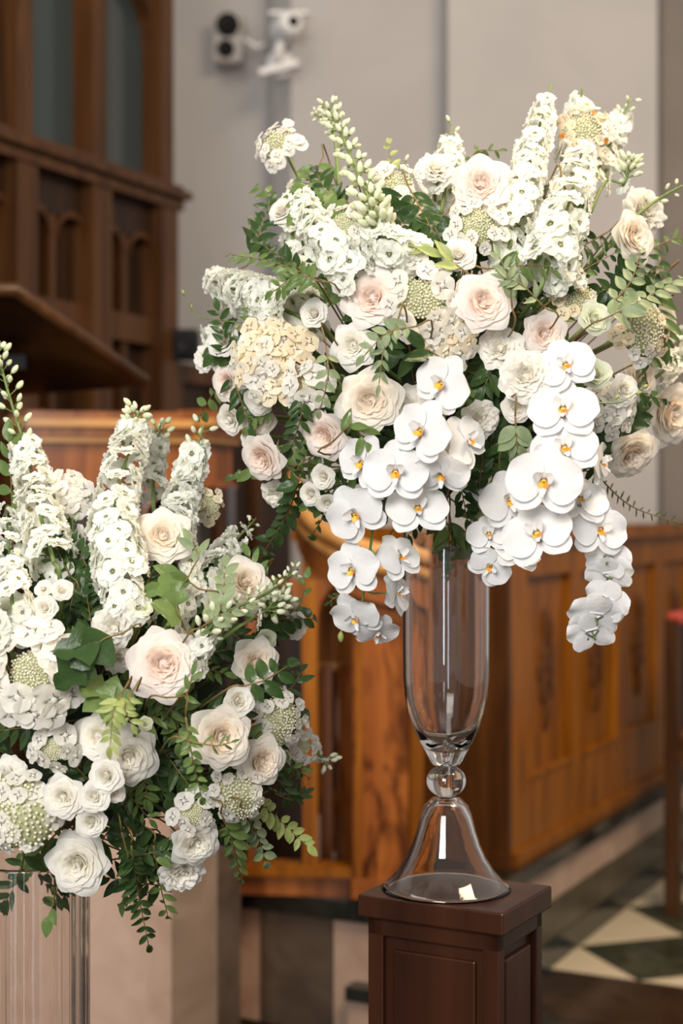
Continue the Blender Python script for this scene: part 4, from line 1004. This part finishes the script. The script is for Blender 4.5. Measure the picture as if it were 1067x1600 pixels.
# ---- hydrangea heads
for a in [
 (AA, 436, 226, 40, 14, 17, 'high panicle', 'small blurred cream hydrangea panicle on its own stem at the upper edge', 't' if False else 'w', (-.4, .4), .06, 1, .8),
 (AA, 540, 352, 42, 12, 20, 'upper lacecap', 'white lacecap hydrangea beside the foot of the budded spike', 'w', (-.2, .2), -.05, 1, .6),
 (AA, 745, 352, 46, 10, 21, 'crown lacecap', 'lacecap hydrangea with yellow green centre right under the crown rose', 'w', (-.1, .2), -.04, 2, .7),
 (AA, 662, 468, 62, 11, 30, 'centre lacecap', 'lacecap hydrangea with beaded centre between the two blush roses', 'w', (-.05, .1), -.04, 2, .62),
 (AA, 425, 560, 68, 30, 26, 'peach hydrangea', 'peach edged cream hydrangea head below the fern leaves', 't', (-.3, .15), -.02, 1, .5, False),
 (AA, 915, 205, 48, 20, 17, 'dried hydrangea', 'dried peach hydrangea with orange flecks between the two delphinium tips', 'd', (.1, .3), .0, 1, .7),
 (AA, 1000, 520, 52, 14, 19, 'withered hydrangea', 'withered tan hydrangea with hanging florets under the sage sprig', 't', (.4, .0), .0, 2, .8),
 (AA, 700, 530, 46, 16, 25, 'orchid top hydrangea', 'cream hydrangea florets just above the topmost central orchid', 't', (.0, -.2), -.02, 0, .6),
 (AA, 480, 605, 36, 6, 30, 'single floret head', 'sparse hydrangea with one large white floret beside round grey leaves', 'w', (-.2, .0), -.03, 1, .5),
 (AA, 895, 470, 34, 6, 18, 'olive hydrangea', 'tiny tan hydrangea tuft over the greenish lisianthus', 't', (.1, .2), -.01, 2, .9),
 (AA, 620, 290, 44, 12, 20, 'rear hydrangea', 'blurred greenish hydrangea behind the budded spike', 'w', (.0, .6), .08, 1, .7),
 (AA, 950, 640, 46, 14, 24, 'side hydrangea', 'white hydrangea florets beside the thick orchid cascade', 'w', (.4, -.1), .02, 0, .6),
 (BB, 50, 1050, 80, 22, 40, 'big lacecap', 'big white lacecap hydrangea with large florets by the ivy leaf', 'w', (-.1, .12), -.06, 2, .5),
 (BB, 30, 1262, 66, 16, 26, 'beaded hydrangea', 'beaded lacecap hydrangea with few hanging florets at the frame edge', 'w', (-.1, .1), -.05, 2, .95, False),
 (BB, 84, 1170, 38, 6, 27, 'small lacecap', 'small lacecap hydrangea below the big one with dark leaves around', 'w', (.0, -.1), -.03, 1, .6),
 (BB, 435, 1120, 48, 14, 19, 'outer lacecap', 'lacy white hydrangea behind the ivory rose in profile', 'w', (.5, .1), .02, 2, .8),
 (BB, 365, 1240, 48, 12, 19, 'low lacecap', 'beaded white hydrangea below the two cream side roses', 'w', (.2, -.2), -.02, 2, .85),
 (BB, 105, 775, 34, 12, 26, 'rear round florets', 'round blurred hydrangea florets behind the two tall delphiniums', 'w', (.1, .2), .04, 0),
 (BB, 325, 790, 28, 7, 14, 'tan tuft', 'tan withered hydrangea tuft beside the ivory layered rose', 't', (.5, .1), .05, 1, .8),
 (BB, 300, 1270, 34, 6, 22, 'dark side tuft', 'sparse shaded hydrangea tuft above the shaded white rose', 'w', (.1, .0), .0, 1, .7),
 (BB, 470, 1165, 30, 10, 17, 'far outer tuft', 'small white hydrangea tuft nearest the arcade post', 'w', (.6, .0), .05, 1, .6),
]: hydr(*a)

# ---- orchid sprays (blooms: px, py, size, facing, roll, depth)
orchid_spray(AA, [(690, 600, 2.25), (640, 680, 2.20), (590, 740, 2.19), (582, 830, 2.20), (572, 900, 2.21), (566, 960, 2.22), (590, 992, 2.23)], [
 (568, 724, 82, (-.6, .1), -25, 2.165), (556, 803, 92, (-.25, -.15), 28, 2.17), (552, 890, 84, (-.55, -.1), 12, 2.19),
 (622, 872, 74, (.5, .6), 20, 2.20), (618, 926, 68, (.75, .15, -.35), -25, 2.21), (556, 962, 76, (-.45, -.6), 10, 2.20), (590, 986, 66, (.25, -.9), -8, 2.22)],
 'outer orchid cascade', 'orchid spray cascading lowest beside the glass vase, with a green end bud', buds=[(536, 972, 2.22, 16, (-.1, .1, -1))])
orchid_spray(AA, [(720, 530, 2.22), (705, 590, 2.18), (690, 660, 2.16), (640, 710, 2.16), (650, 770, 2.18), (655, 790, 2.19)], [
 (692, 600, 92, (-.5, .1), -28, 2.13), (660, 674, 94, (-.6, .0), -20, 2.11), (728, 690, 84, (.8, .15), 30, 2.15), (618, 738, 88, (-.1, .0), 8, 2.13),
 (690, 738, 84, (-.25, -.8), -6, 2.13), (652, 796, 86, (.15, .75), 5, 2.16)],
 'central orchid cluster', 'central cluster of open orchids right above the vase mouth')
orchid_spray(AA, [(870, 530, 2.22), (885, 590, 2.19), (880, 660, 2.17), (870, 720, 2.16), (865, 780, 2.17), (840, 830, 2.18)], [
 (884, 572, 84, (-.25, .3), 12, 2.16), (880, 642, 100, (-.2, .55), 6, 2.14), (882, 702, 100, (-.15, .5), 10, 2.125), (850, 752, 104, (-.2, .02), -14, 2.10),
 (935, 722, 80, (.75, .1, -.3), 8, 2.16), (840, 836, 98, (-.4, .75), 24, 2.13), (905, 782, 88, (.35, .75), -14, 2.17)],
 'thick orchid cascade', 'thick overlapping orchid cascade from the big carnation downward')
orchid_spray(AA, [(900, 740, 2.26), (928, 790, 2.22), (940, 850, 2.21), (946, 910, 2.21), (932, 960, 2.21), (918, 1000, 2.22)], [
 (936, 828, 86, (.12, -.05), -15, 2.17), (950, 872, 64, (.2, .4, .8), 10, 2.19), (952, 898, 66, (.2, .5, .75), -20, 2.20), (948, 938, 70, (.35, .45, .7), 30, 2.20),
 (930, 962, 76, (-.1, .5, .7), 5, 2.20), (925, 988, 70, (.0, .55, .7), -10, 2.215)],
 'end orchid cascade', 'thin orchid spray hanging lowest before the carved oak stall')
orchid_spray(AA, [(760, 690, 2.32), (790, 750, 2.28), (785, 810, 2.27), (775, 860, 2.27), (785, 890, 2.28)], [
 (794, 782, 80, (.35, .0), 20, 2.25), (764, 836, 66, (-.25, .7), 10, 2.26), (766, 884, 64, (-.2, -.35), -40, 2.26), (808, 862, 70, (.3, .8), -10, 2.26), (742, 752, 78, (-.2, -.3, .6), 25, 2.30)],
 'shaded orchid spray', 'grey shaded orchid spray hanging beside the rim of the tall glass vase')

# ---- leaf sprigs (points, leaves, leaf length px, colour, shape)
for a in [
 (AA, [(470, 425, -.03), (420, 408, -.02), (362, 398, .0)], 14, 30, 'leaf_m', 'n', 'fern sprig', 'flat fern like sprig of paired mid green leaves at the upper outer edge', -.03, 'pair', 68),
 (AA, [(500, 440, -.03), (465, 430, -.04), (428, 455, -.03)], 14, 34, 'leaf_m', 'n', 'striped sprig', 'glossy sprig with curving pale streaked leaves below the fern sprig', -.05, 'pair', 60),
 (AA, [(940, 500, -.03), (1000, 470, -.03), (1062, 435, -.02)], 16, 38, 'leaf_s', 'o', 'sage sprig', 'large grey sage sprig with russet twig above the greenish lisianthus', -.05, 'pair', 55),
 (AA, [(950, 480, -.02), (985, 440, -.02), (1000, 395, 0)], 10, 32, 'leaf_s', 'o', 'upper sage sprig', 'smaller sage sprig pointing up under the far cream rose', -.03, 'pair', 48),
 (AA, [(560, 330, .02), (520, 300, .02), (470, 285, .03)], 7, 34, 'leaf_m', 'o', 'side broad sprig', 'broad green leaves behind the thick side delphinium', .0, 'alt', 50),
 (AA, [(535, 370, .02), (515, 335, .02), (505, 310, .02)], 5, 50, 'leaf_m', 'o', 'broad leaf pair', 'big broad leaves beside the upper lacecap hydrangea', -.02, 'alt', 40),
 (AA, [(615, 320, .05), (612, 270, .06), (608, 225, .07)], 7, 36, 'leaf_l', 'n', 'lime tip sprig', 'lime pointed leaves sticking up between budded spike and crown rose', .02, 'alt', 30),
 (AA, [(650, 510, -.05), (605, 520, -.08), (570, 555, -.08)], 10, 28, 'leaf_s', 'o', 'grey leaf sprig', 'grey green sprig lying over the tucked white rose', -.06, 'pair', 58),
 (AA, [(620, 505, -.06), (600, 545, -.08), (592, 600, -.08)], 10, 26, 'leaf_s', 'n', 'grey hanging sprig', 'grey green sprig hanging over the largest ruffled cream rose', -.06, 'pair', 45),
 (AA, [(805, 650, -.04), (808, 700, -.05), (815, 740, -.04)], 11, 38, 'leaf_s', 'o', 'under carnation sprig', 'sage sprig hanging under the small ruffled bloom', -.05, 'pair', 50),
 (AA, [(800, 670, -.01), (780, 715, .0), (790, 770, .0)], 9, 42, 'leaf_d', 'n', 'dark under sprig', 'dark leaves hanging behind the sage sprig near the vase', .0, 'alt', 35),
 (AA, [(760, 420, -.01), (830, 415, -.03), (915, 425, -.02)], 18, 34, 'leaf_m', 'n', 'olive sprig', 'long olive sprig stretching above the pinkest rose', -.04, 'alt', 55),
 (AA, [(860, 470, -.01), (900, 430, -.02), (960, 395, -.01)], 16, 30, 'leaf_d', 'n', 'dark olive sprig', 'dense dark olive sprig below the open delphinium florets', -.02, 'alt', 55),
 (AA, [(800, 480, -.03), (795, 440, -.05), (780, 400, -.05)], 9, 30, 'leaf_s', 'n', 'silver sprig', 'silver green sprig beside the double white bloom', -.05, 'pair', 40),
 (AA, [(850, 480, -.03), (815, 445, -.05), (790, 435, -.05)], 8, 30, 'leaf_s', 'n', 'second silver sprig', 'silver sprig fanning over the pinkest rose', -.05, 'pair', 40),
 (AA, [(930, 740, .02), (985, 790, .03), (1062, 818, .05)], 22, 17, 'leaf_d', 't', 'trailing vine', 'thin dark trailing vine before the white wall', .02, 'alt', 60),
 (AA, [(470, 740, .0), (450, 800, .0), (405, 875, .0)], 18, 36, 'leaf_d', 'o', 'hanging dark sprig', 'long dark sprig hanging from the outer side toward the lower flowers', .0, 'pair', 52),
 (AA, [(480, 760, .0), (505, 800, -.02), (485, 840, -.02)], 9, 26, 'leaf_d', 'o', 'short dark sprig', 'short dark sprig hanging over the curved stair rail', .0, 'pair', 50),
 (AA, [(400, 620, .02), (345, 605, .03), (312, 650, .04)], 9, 32, 'leaf_m', 'o', 'outer leaf tip', 'light green leaf tip bending down at the outermost side', .02, 'alt', 50),
 (AA, [(430, 730, .03), (390, 735, .03), (362, 745, .03)], 7, 32, 'leaf_m', 'o', 'low leaf tip', 'green leaf tip poking out beside the blush rose in profile', .03, 'alt', 50),
 (AA, [(690, 560, -.02), (660, 545, -.04), (625, 560, -.04)], 4, 56, 'leaf_d', 'n', 'dark blade', 'broad dark blades below the beaded centre lacecap', -.03, 'alt', 30),
 (AA, [(520, 690, -.04), (550, 665, -.05), (570, 690, -.05)], 4, 44, 'leaf_m', 'n', 'blade under rose', 'long green blade under the largest ruffled cream rose', -.04, 'alt', 30),
 (AA, [(470, 600, -.02), (470, 650, -.03), (455, 700, -.02)], 12, 34, 'leaf_d', 'n', 'side dark sprig', 'dark narrow sprig hanging below the peach edged hydrangea', -.02, 'alt', 40),
 (AA, [(510, 540, -.05), (512, 590, -.06), (500, 640, -.05)], 8, 24, 'leaf_s', 'o', 'round grey leaves', 'round grey eucalyptus leaves below the tucked white rose', -.05, 'pair', 60),
 (AA, [(990, 570, .02), (1030, 555, .03), (1064, 562, .04)], 10, 30, 'leaf_m', 'n', 'far edge sprig', 'light green sprig sticking out past the frame edge below the peach rose', .02, 'pair', 45),
 (AA, [(960, 590, .0), (1000, 615, .0), (1040, 625, .02)], 8, 28, 'leaf_d', 'o', 'far dark sprig', 'dark leaf tips over the blurred tan rose', .0, 'alt', 50),
 (AA, [(700, 770, -.02), (692, 800, -.03), (705, 835, -.03)], 3, 46, 'leaf_d', 't', 'vase rim blade', 'single dark narrow leaf drooping over the glass vase', -.02, 'alt', 18),
 (AA, [(560, 900, -.10), (535, 925, -.11), (515, 940, -.10)], 9, 16, 'leaf_d', 'n', 'tiny tuft', 'tiny dark leaf tuft beside the lowest orchid cascade', .0, 'alt', 55),
 (AA, [(735, 430, -.01), (690, 400, -.02), (640, 385, -.02)], 6, 52, 'leaf_l', 'n', 'ribbed leaf', 'ribbed lime leaf lying above the two blush roses', -.04, 'alt', 22),
 (AA, [(700, 330, .04), (680, 350, .02), (690, 380, .0)], 5, 48, 'leaf_d', 'o', 'dark crown leaf', 'dark folded leaf beside the crown lacecap', -.01, 'alt', 40),
 (AA, [(745, 300, .08), (740, 240, .09), (780, 235, .1)], 8, 22, 'leaf_m', 'n', 'rear crown sprig', 'blurred small sprig behind the crown rose', .05, 'alt', 50),
 (AA, [(430, 400, .05), (410, 365, .06), (392, 340, .07)], 7, 24, 'leaf_l', 't', 'lime bud tip', 'lime budding tip at the upper outer edge below the high panicle', .04, 'alt', 35),
 (AA, [(445, 520, -.01), (380, 505, .0), (310, 495, .02), (292, 468, .02)], 2, 22, 'leaf_l', 'b', 'long tendril', 'long thin tendril with one end bud reaching toward the plaster wall', .0, 'alt', 30, 'stem'),
 (AA, [(930, 630, -.05), (970, 628, -.06), (1000, 610, -.06)], 2, 24, 'leaf_l', 'b', 'curved twin buds', 'two thin curved stems with green buds beside the pale ivory bloom', -.04, 'alt', 30, 'stem'),
 (AA, [(1000, 400, .04), (1035, 380, .05), (1064, 370, .06)], 8, 24, 'leaf_m', 'n', 'edge twig', 'dark leafed twig at the frame edge beside the far cream rose', .03, 'alt', 50),
 (AA, [(880, 290, -.1), (902, 330, -.1), (890, 345, -.1)], 3, 44, 'leaf_m', 'n', 'folded eye leaf', 'narrow folded leaf among the broad open delphinium florets', -.0, 'alt', 15),
 # lower arrangement
 (BB, [(205, 1320, -.03), (215, 1390, -.04), (232, 1475, -.04)], 22, 36, 'leaf_d', 'n', 'long hanging sprig', 'long dark sprig hanging lowest over the pink marble', -.02, 'pair', 42),
 (BB, [(190, 1300, -.02), (205, 1360, -.03), (210, 1420, -.03)], 16, 34, 'leaf_d', 'n', 'second hanging sprig', 'dark sprig hanging beside the open white rose', -.01, 'alt', 45),
 (BB, [(240, 1320, -.01), (250, 1380, -.02), (262, 1430, -.02)], 10, 32, 'leaf_m', 'n', 'third hanging sprig', 'mid green sprig hanging behind the fringed carnation', .0, 'alt', 45),
 (BB, [(400, 1250, -.02), (440, 1285, -.01), (480, 1322, .0)], 15, 30, 'leaf_l', 'o', 'pale outer sprig', 'pale olive sprig with russet twig reaching to the arcade post', -.02, 'pair', 48),
 (BB, [(375, 1260, -.03), (400, 1300, -.03), (415, 1345, -.02)], 14, 34, 'leaf_s', 'o', 'sage outer sprig', 'sage green sprig hanging beside the pale olive one', -.03, 'pair', 50),
 (BB, [(345, 1270, -.02), (365, 1320, -.03), (375, 1370, -.02)], 12, 42, 'leaf_m', 'n', 'dark outer sprig', 'mid green sprig hanging beside the shaded white rose', -.02, 'alt', 45),
 (BB, [(425, 1180, .0), (450, 1195, .0), (482, 1215, .02)], 8, 28, 'leaf_m', 'n', 'small outer sprig', 'small sprig poking past the ivory rose in profile', .0, 'pair', 45),
 (BB, [(430, 1240, .0), (455, 1250, .0), (475, 1240, .02)], 9, 30, 'leaf_d', 'n', 'dark outer tip', 'dark leaf tip behind the pale olive sprig', .01, 'alt', 45),
 (BB, [(380, 1072, -.06), (415, 1062, -.06), (450, 1040, -.06)], 6, 44, 'leaf_d', 'o', 'six glossy leaves', 'six broad glossy pointed leaves in front of the shaded ivory rose', -.07, 'pair', 70),
 (BB, [(190, 1085, -.07), (178, 1110, -.09), (172, 1165, -.09)], 15, 32, 'leaf_l', 'n', 'lime tuft', 'pale lime leaf tuft with orange twig before the soft white bloom', -.06, 'alt', 50),
 (BB, [(205, 1085, -.07), (195, 1105, -.09), (205, 1130, -.09)], 9, 28, 'leaf_l', 'n', 'second lime tuft', 'short pale lime leaf tuft above the soft white bloom', -.06, 'alt', 60),
 (BB, [(345, 960, -.04), (350, 920, -.05), (352, 885, -.05)], 8, 34, 'leaf_s', 'o', 'pale leaf tuft', 'pale sage leaf tuft before the cream rose in profile', -.05, 'pair', 45),
 (BB, [(315, 980, -.04), (345, 960, -.05), (385, 950, -.05)], 8, 32, 'leaf_s', 'o', 'sage bud sprig', 'sage leaves among the branch of plump white buds', -.05, 'alt', 50),
 (BB, [(290, 1120, -.06), (300, 1180, -.07), (315, 1245, -.06)], 16, 26, 'leaf_m', 'o', 'twisted vine', 'twisted light green vine hanging across the broad cream rose', -.06, 'alt', 60),
 (BB, [(300, 1160, -.07), (340, 1165, -.09), (360, 1160, -.09)], 5, 26, 'leaf_m', 't', 'vine tip', 'short vine tip lying over the broad cream rose', -.06, 'alt', 50),
 (BB, [(190, 990, -.03), (160, 1000, -.05), (130, 1030, -.05)], 3, 78, 'leaf_d', 'i', 'ivy leaf', 'large dark glossy ivy leaf beside the big lacecap hydrangea', -.04, 'alt', 25),
 (BB, [(110, 1060, -.02), (130, 1075, -.03), (150, 1080, -.03)], 2, 76, 'leaf_m', 'i', 'lower ivy leaf', 'flat green ivy leaf under the dark glossy one', -.03, 'alt', 30),
 (BB, [(290, 985, -.03), (280, 960, -.05), (270, 935, -.05)], 2, 56, 'leaf_m', 'i', 'folded leaf', 'folded broad leaf above the largest cream rose', -.05, 'alt', 20),
 (BB, [(300, 890, -.03), (310, 870, -.04), (300, 850, -.04)], 3, 42, 'leaf_s', 'n', 'rose side leaf', 'pale leaf beside the ivory layered rose', -.03, 'alt', 30),
 (BB, [(310, 920, -.03), (285, 905, -.03), (255, 915, -.03)], 3, 50, 'leaf_m', 'o', 'under rose leaf', 'green leaf under the ivory layered rose', -.02, 'alt', 30),
 (BB, [(40, 1320, -.02), (30, 1370, -.02), (5, 1410, -.02)], 9, 44, 'leaf_d', 'n', 'corner dark sprig', 'dark sprig over the cylinder below the beaded hydrangea', -.02, 'alt', 45),
 (BB, [(85, 1370, -.04), (85, 1400, -.05), (78, 1430, -.05)], 3, 44, 'leaf_m', 'o', 'cylinder leaf', 'green leaf pair hanging on the clear cylinder under the open white rose', -.04, 'alt', 30),
 (BB, [(20, 850, .02), (18, 770, .02), (14, 690, .03)], 10, 46, 'leaf_m', 'o', 'frame edge sprig', 'upright broad leafed sprig at the frame edge before the delphinium buds', -.02, 'alt', 45),
 (BB, [(215, 960, .0), (180, 930, -.01), (140, 905, .0)], 16, 36, 'leaf_d', 't', 'dark feather sprig', 'dark feathery leaves at the foot of the dense delphinium', -.02, 'alt', 50),
 (BB, [(190, 970, .0), (220, 930, -.01), (235, 900, .0)], 12, 34, 'leaf_d', 't', 'second feather sprig', 'dark feathery leaves under the ivory layered rose', -.02, 'alt', 50),
 (BB, [(110, 900, .02), (95, 870, .02), (85, 845, .02)], 10, 34, 'leaf_d', 'o', 'rear dark sprig', 'dark leaves between the two tall delphiniums', .0, 'alt', 50),
 (BB, [(440, 970, .03), (468, 945, .03), (478, 905, .04)], 5, 26, 'leaf_m', 'o', 'bud side tip', 'thin leaf tip by the outermost small white rose', .02, 'alt', 45),
 (BB, [(430, 1080, .01), (455, 1075, .02), (470, 1050, .02)], 5, 36, 'leaf_d', 'n', 'side leaf tip', 'dark leaf tip between the six glossy leaves and the pulpit', .0, 'alt', 45),
 (BB, [(260, 1090, -.05), (290, 1085, -.07), (300, 1055, -.08)], 4, 30, 'leaf_m', 'n', 'rose twig', 'red twig with small leaves touching the largest cream rose', -.04, 'alt', 40),
]: sprig(*a)

# ---- dark greenery that fills the gaps, each named by the two flowers it shows between
used = set()
def between(arr, px, py):
    c = sorted(arr.reg, key=lambda q: (q[1] - px) ** 2 + (q[2] - py) ** 2)
    for i in range(1, 12):
        for j in range(i):
            k = (c[j][0], c[i][0])
            if k[0] != k[1] and k not in used and (k[1], k[0]) not in used: used.add(k); return k
def filler(arr, n, seed, keys, xs, d0, ll):
    rn = random.Random(seed); regs = list(arr.reg)
    arr_reg0 = arr.reg; k = 0
    while k < n:
        u, v = rn.uniform(-1, 1), rn.uniform(-1, 1)
        if u * u + v * v > .86 or not xs(u, v): continue
        px, py = arr.cx + u * arr.rx, arr.cy + v * arr.ry
        a = rn.uniform(0, 6.28) if rn.random() < .5 else math.atan2(v, u) + rn.uniform(-.6, .6)
        dx, dy = math.cos(a) * 48, math.sin(a) * 48
        arr.reg = [q for q in regs if 'sprig' not in q[0] and 'leaf' not in q[0]]
        h1, h2 = between(arr, px, py); arr.reg = arr_reg0
        key = rn.choice(keys); tone = {'leaf_d': 'dark', 'leaf_m': 'mid green', 'leaf_s': 'sage', 'leaf_l': 'lime'}[key]
        sprig(arr, [(px - dx, py - dy, .06), (px, py, .01), (px + dx, py + dy, .005)], 11, ll * rn.uniform(.8, 1.2), key, rn.choice('nno'), '', f'{tone} leaf filler tucked between the {h1} and the {h2}', d0 + rn.uniform(-.015, .025), 'alt', 50, reg=False, name='filler_sprig')
        k += 1
filler(AA, 80, 3, ['leaf_d', 'leaf_d', 'leaf_m', 'leaf_d'], lambda u, v: v > -.75, .015, 40)
filler(BB, 110, 4, ['leaf_d', 'leaf_d', 'leaf_d', 'leaf_m'], lambda u, v: v > -.62, .01, 36)
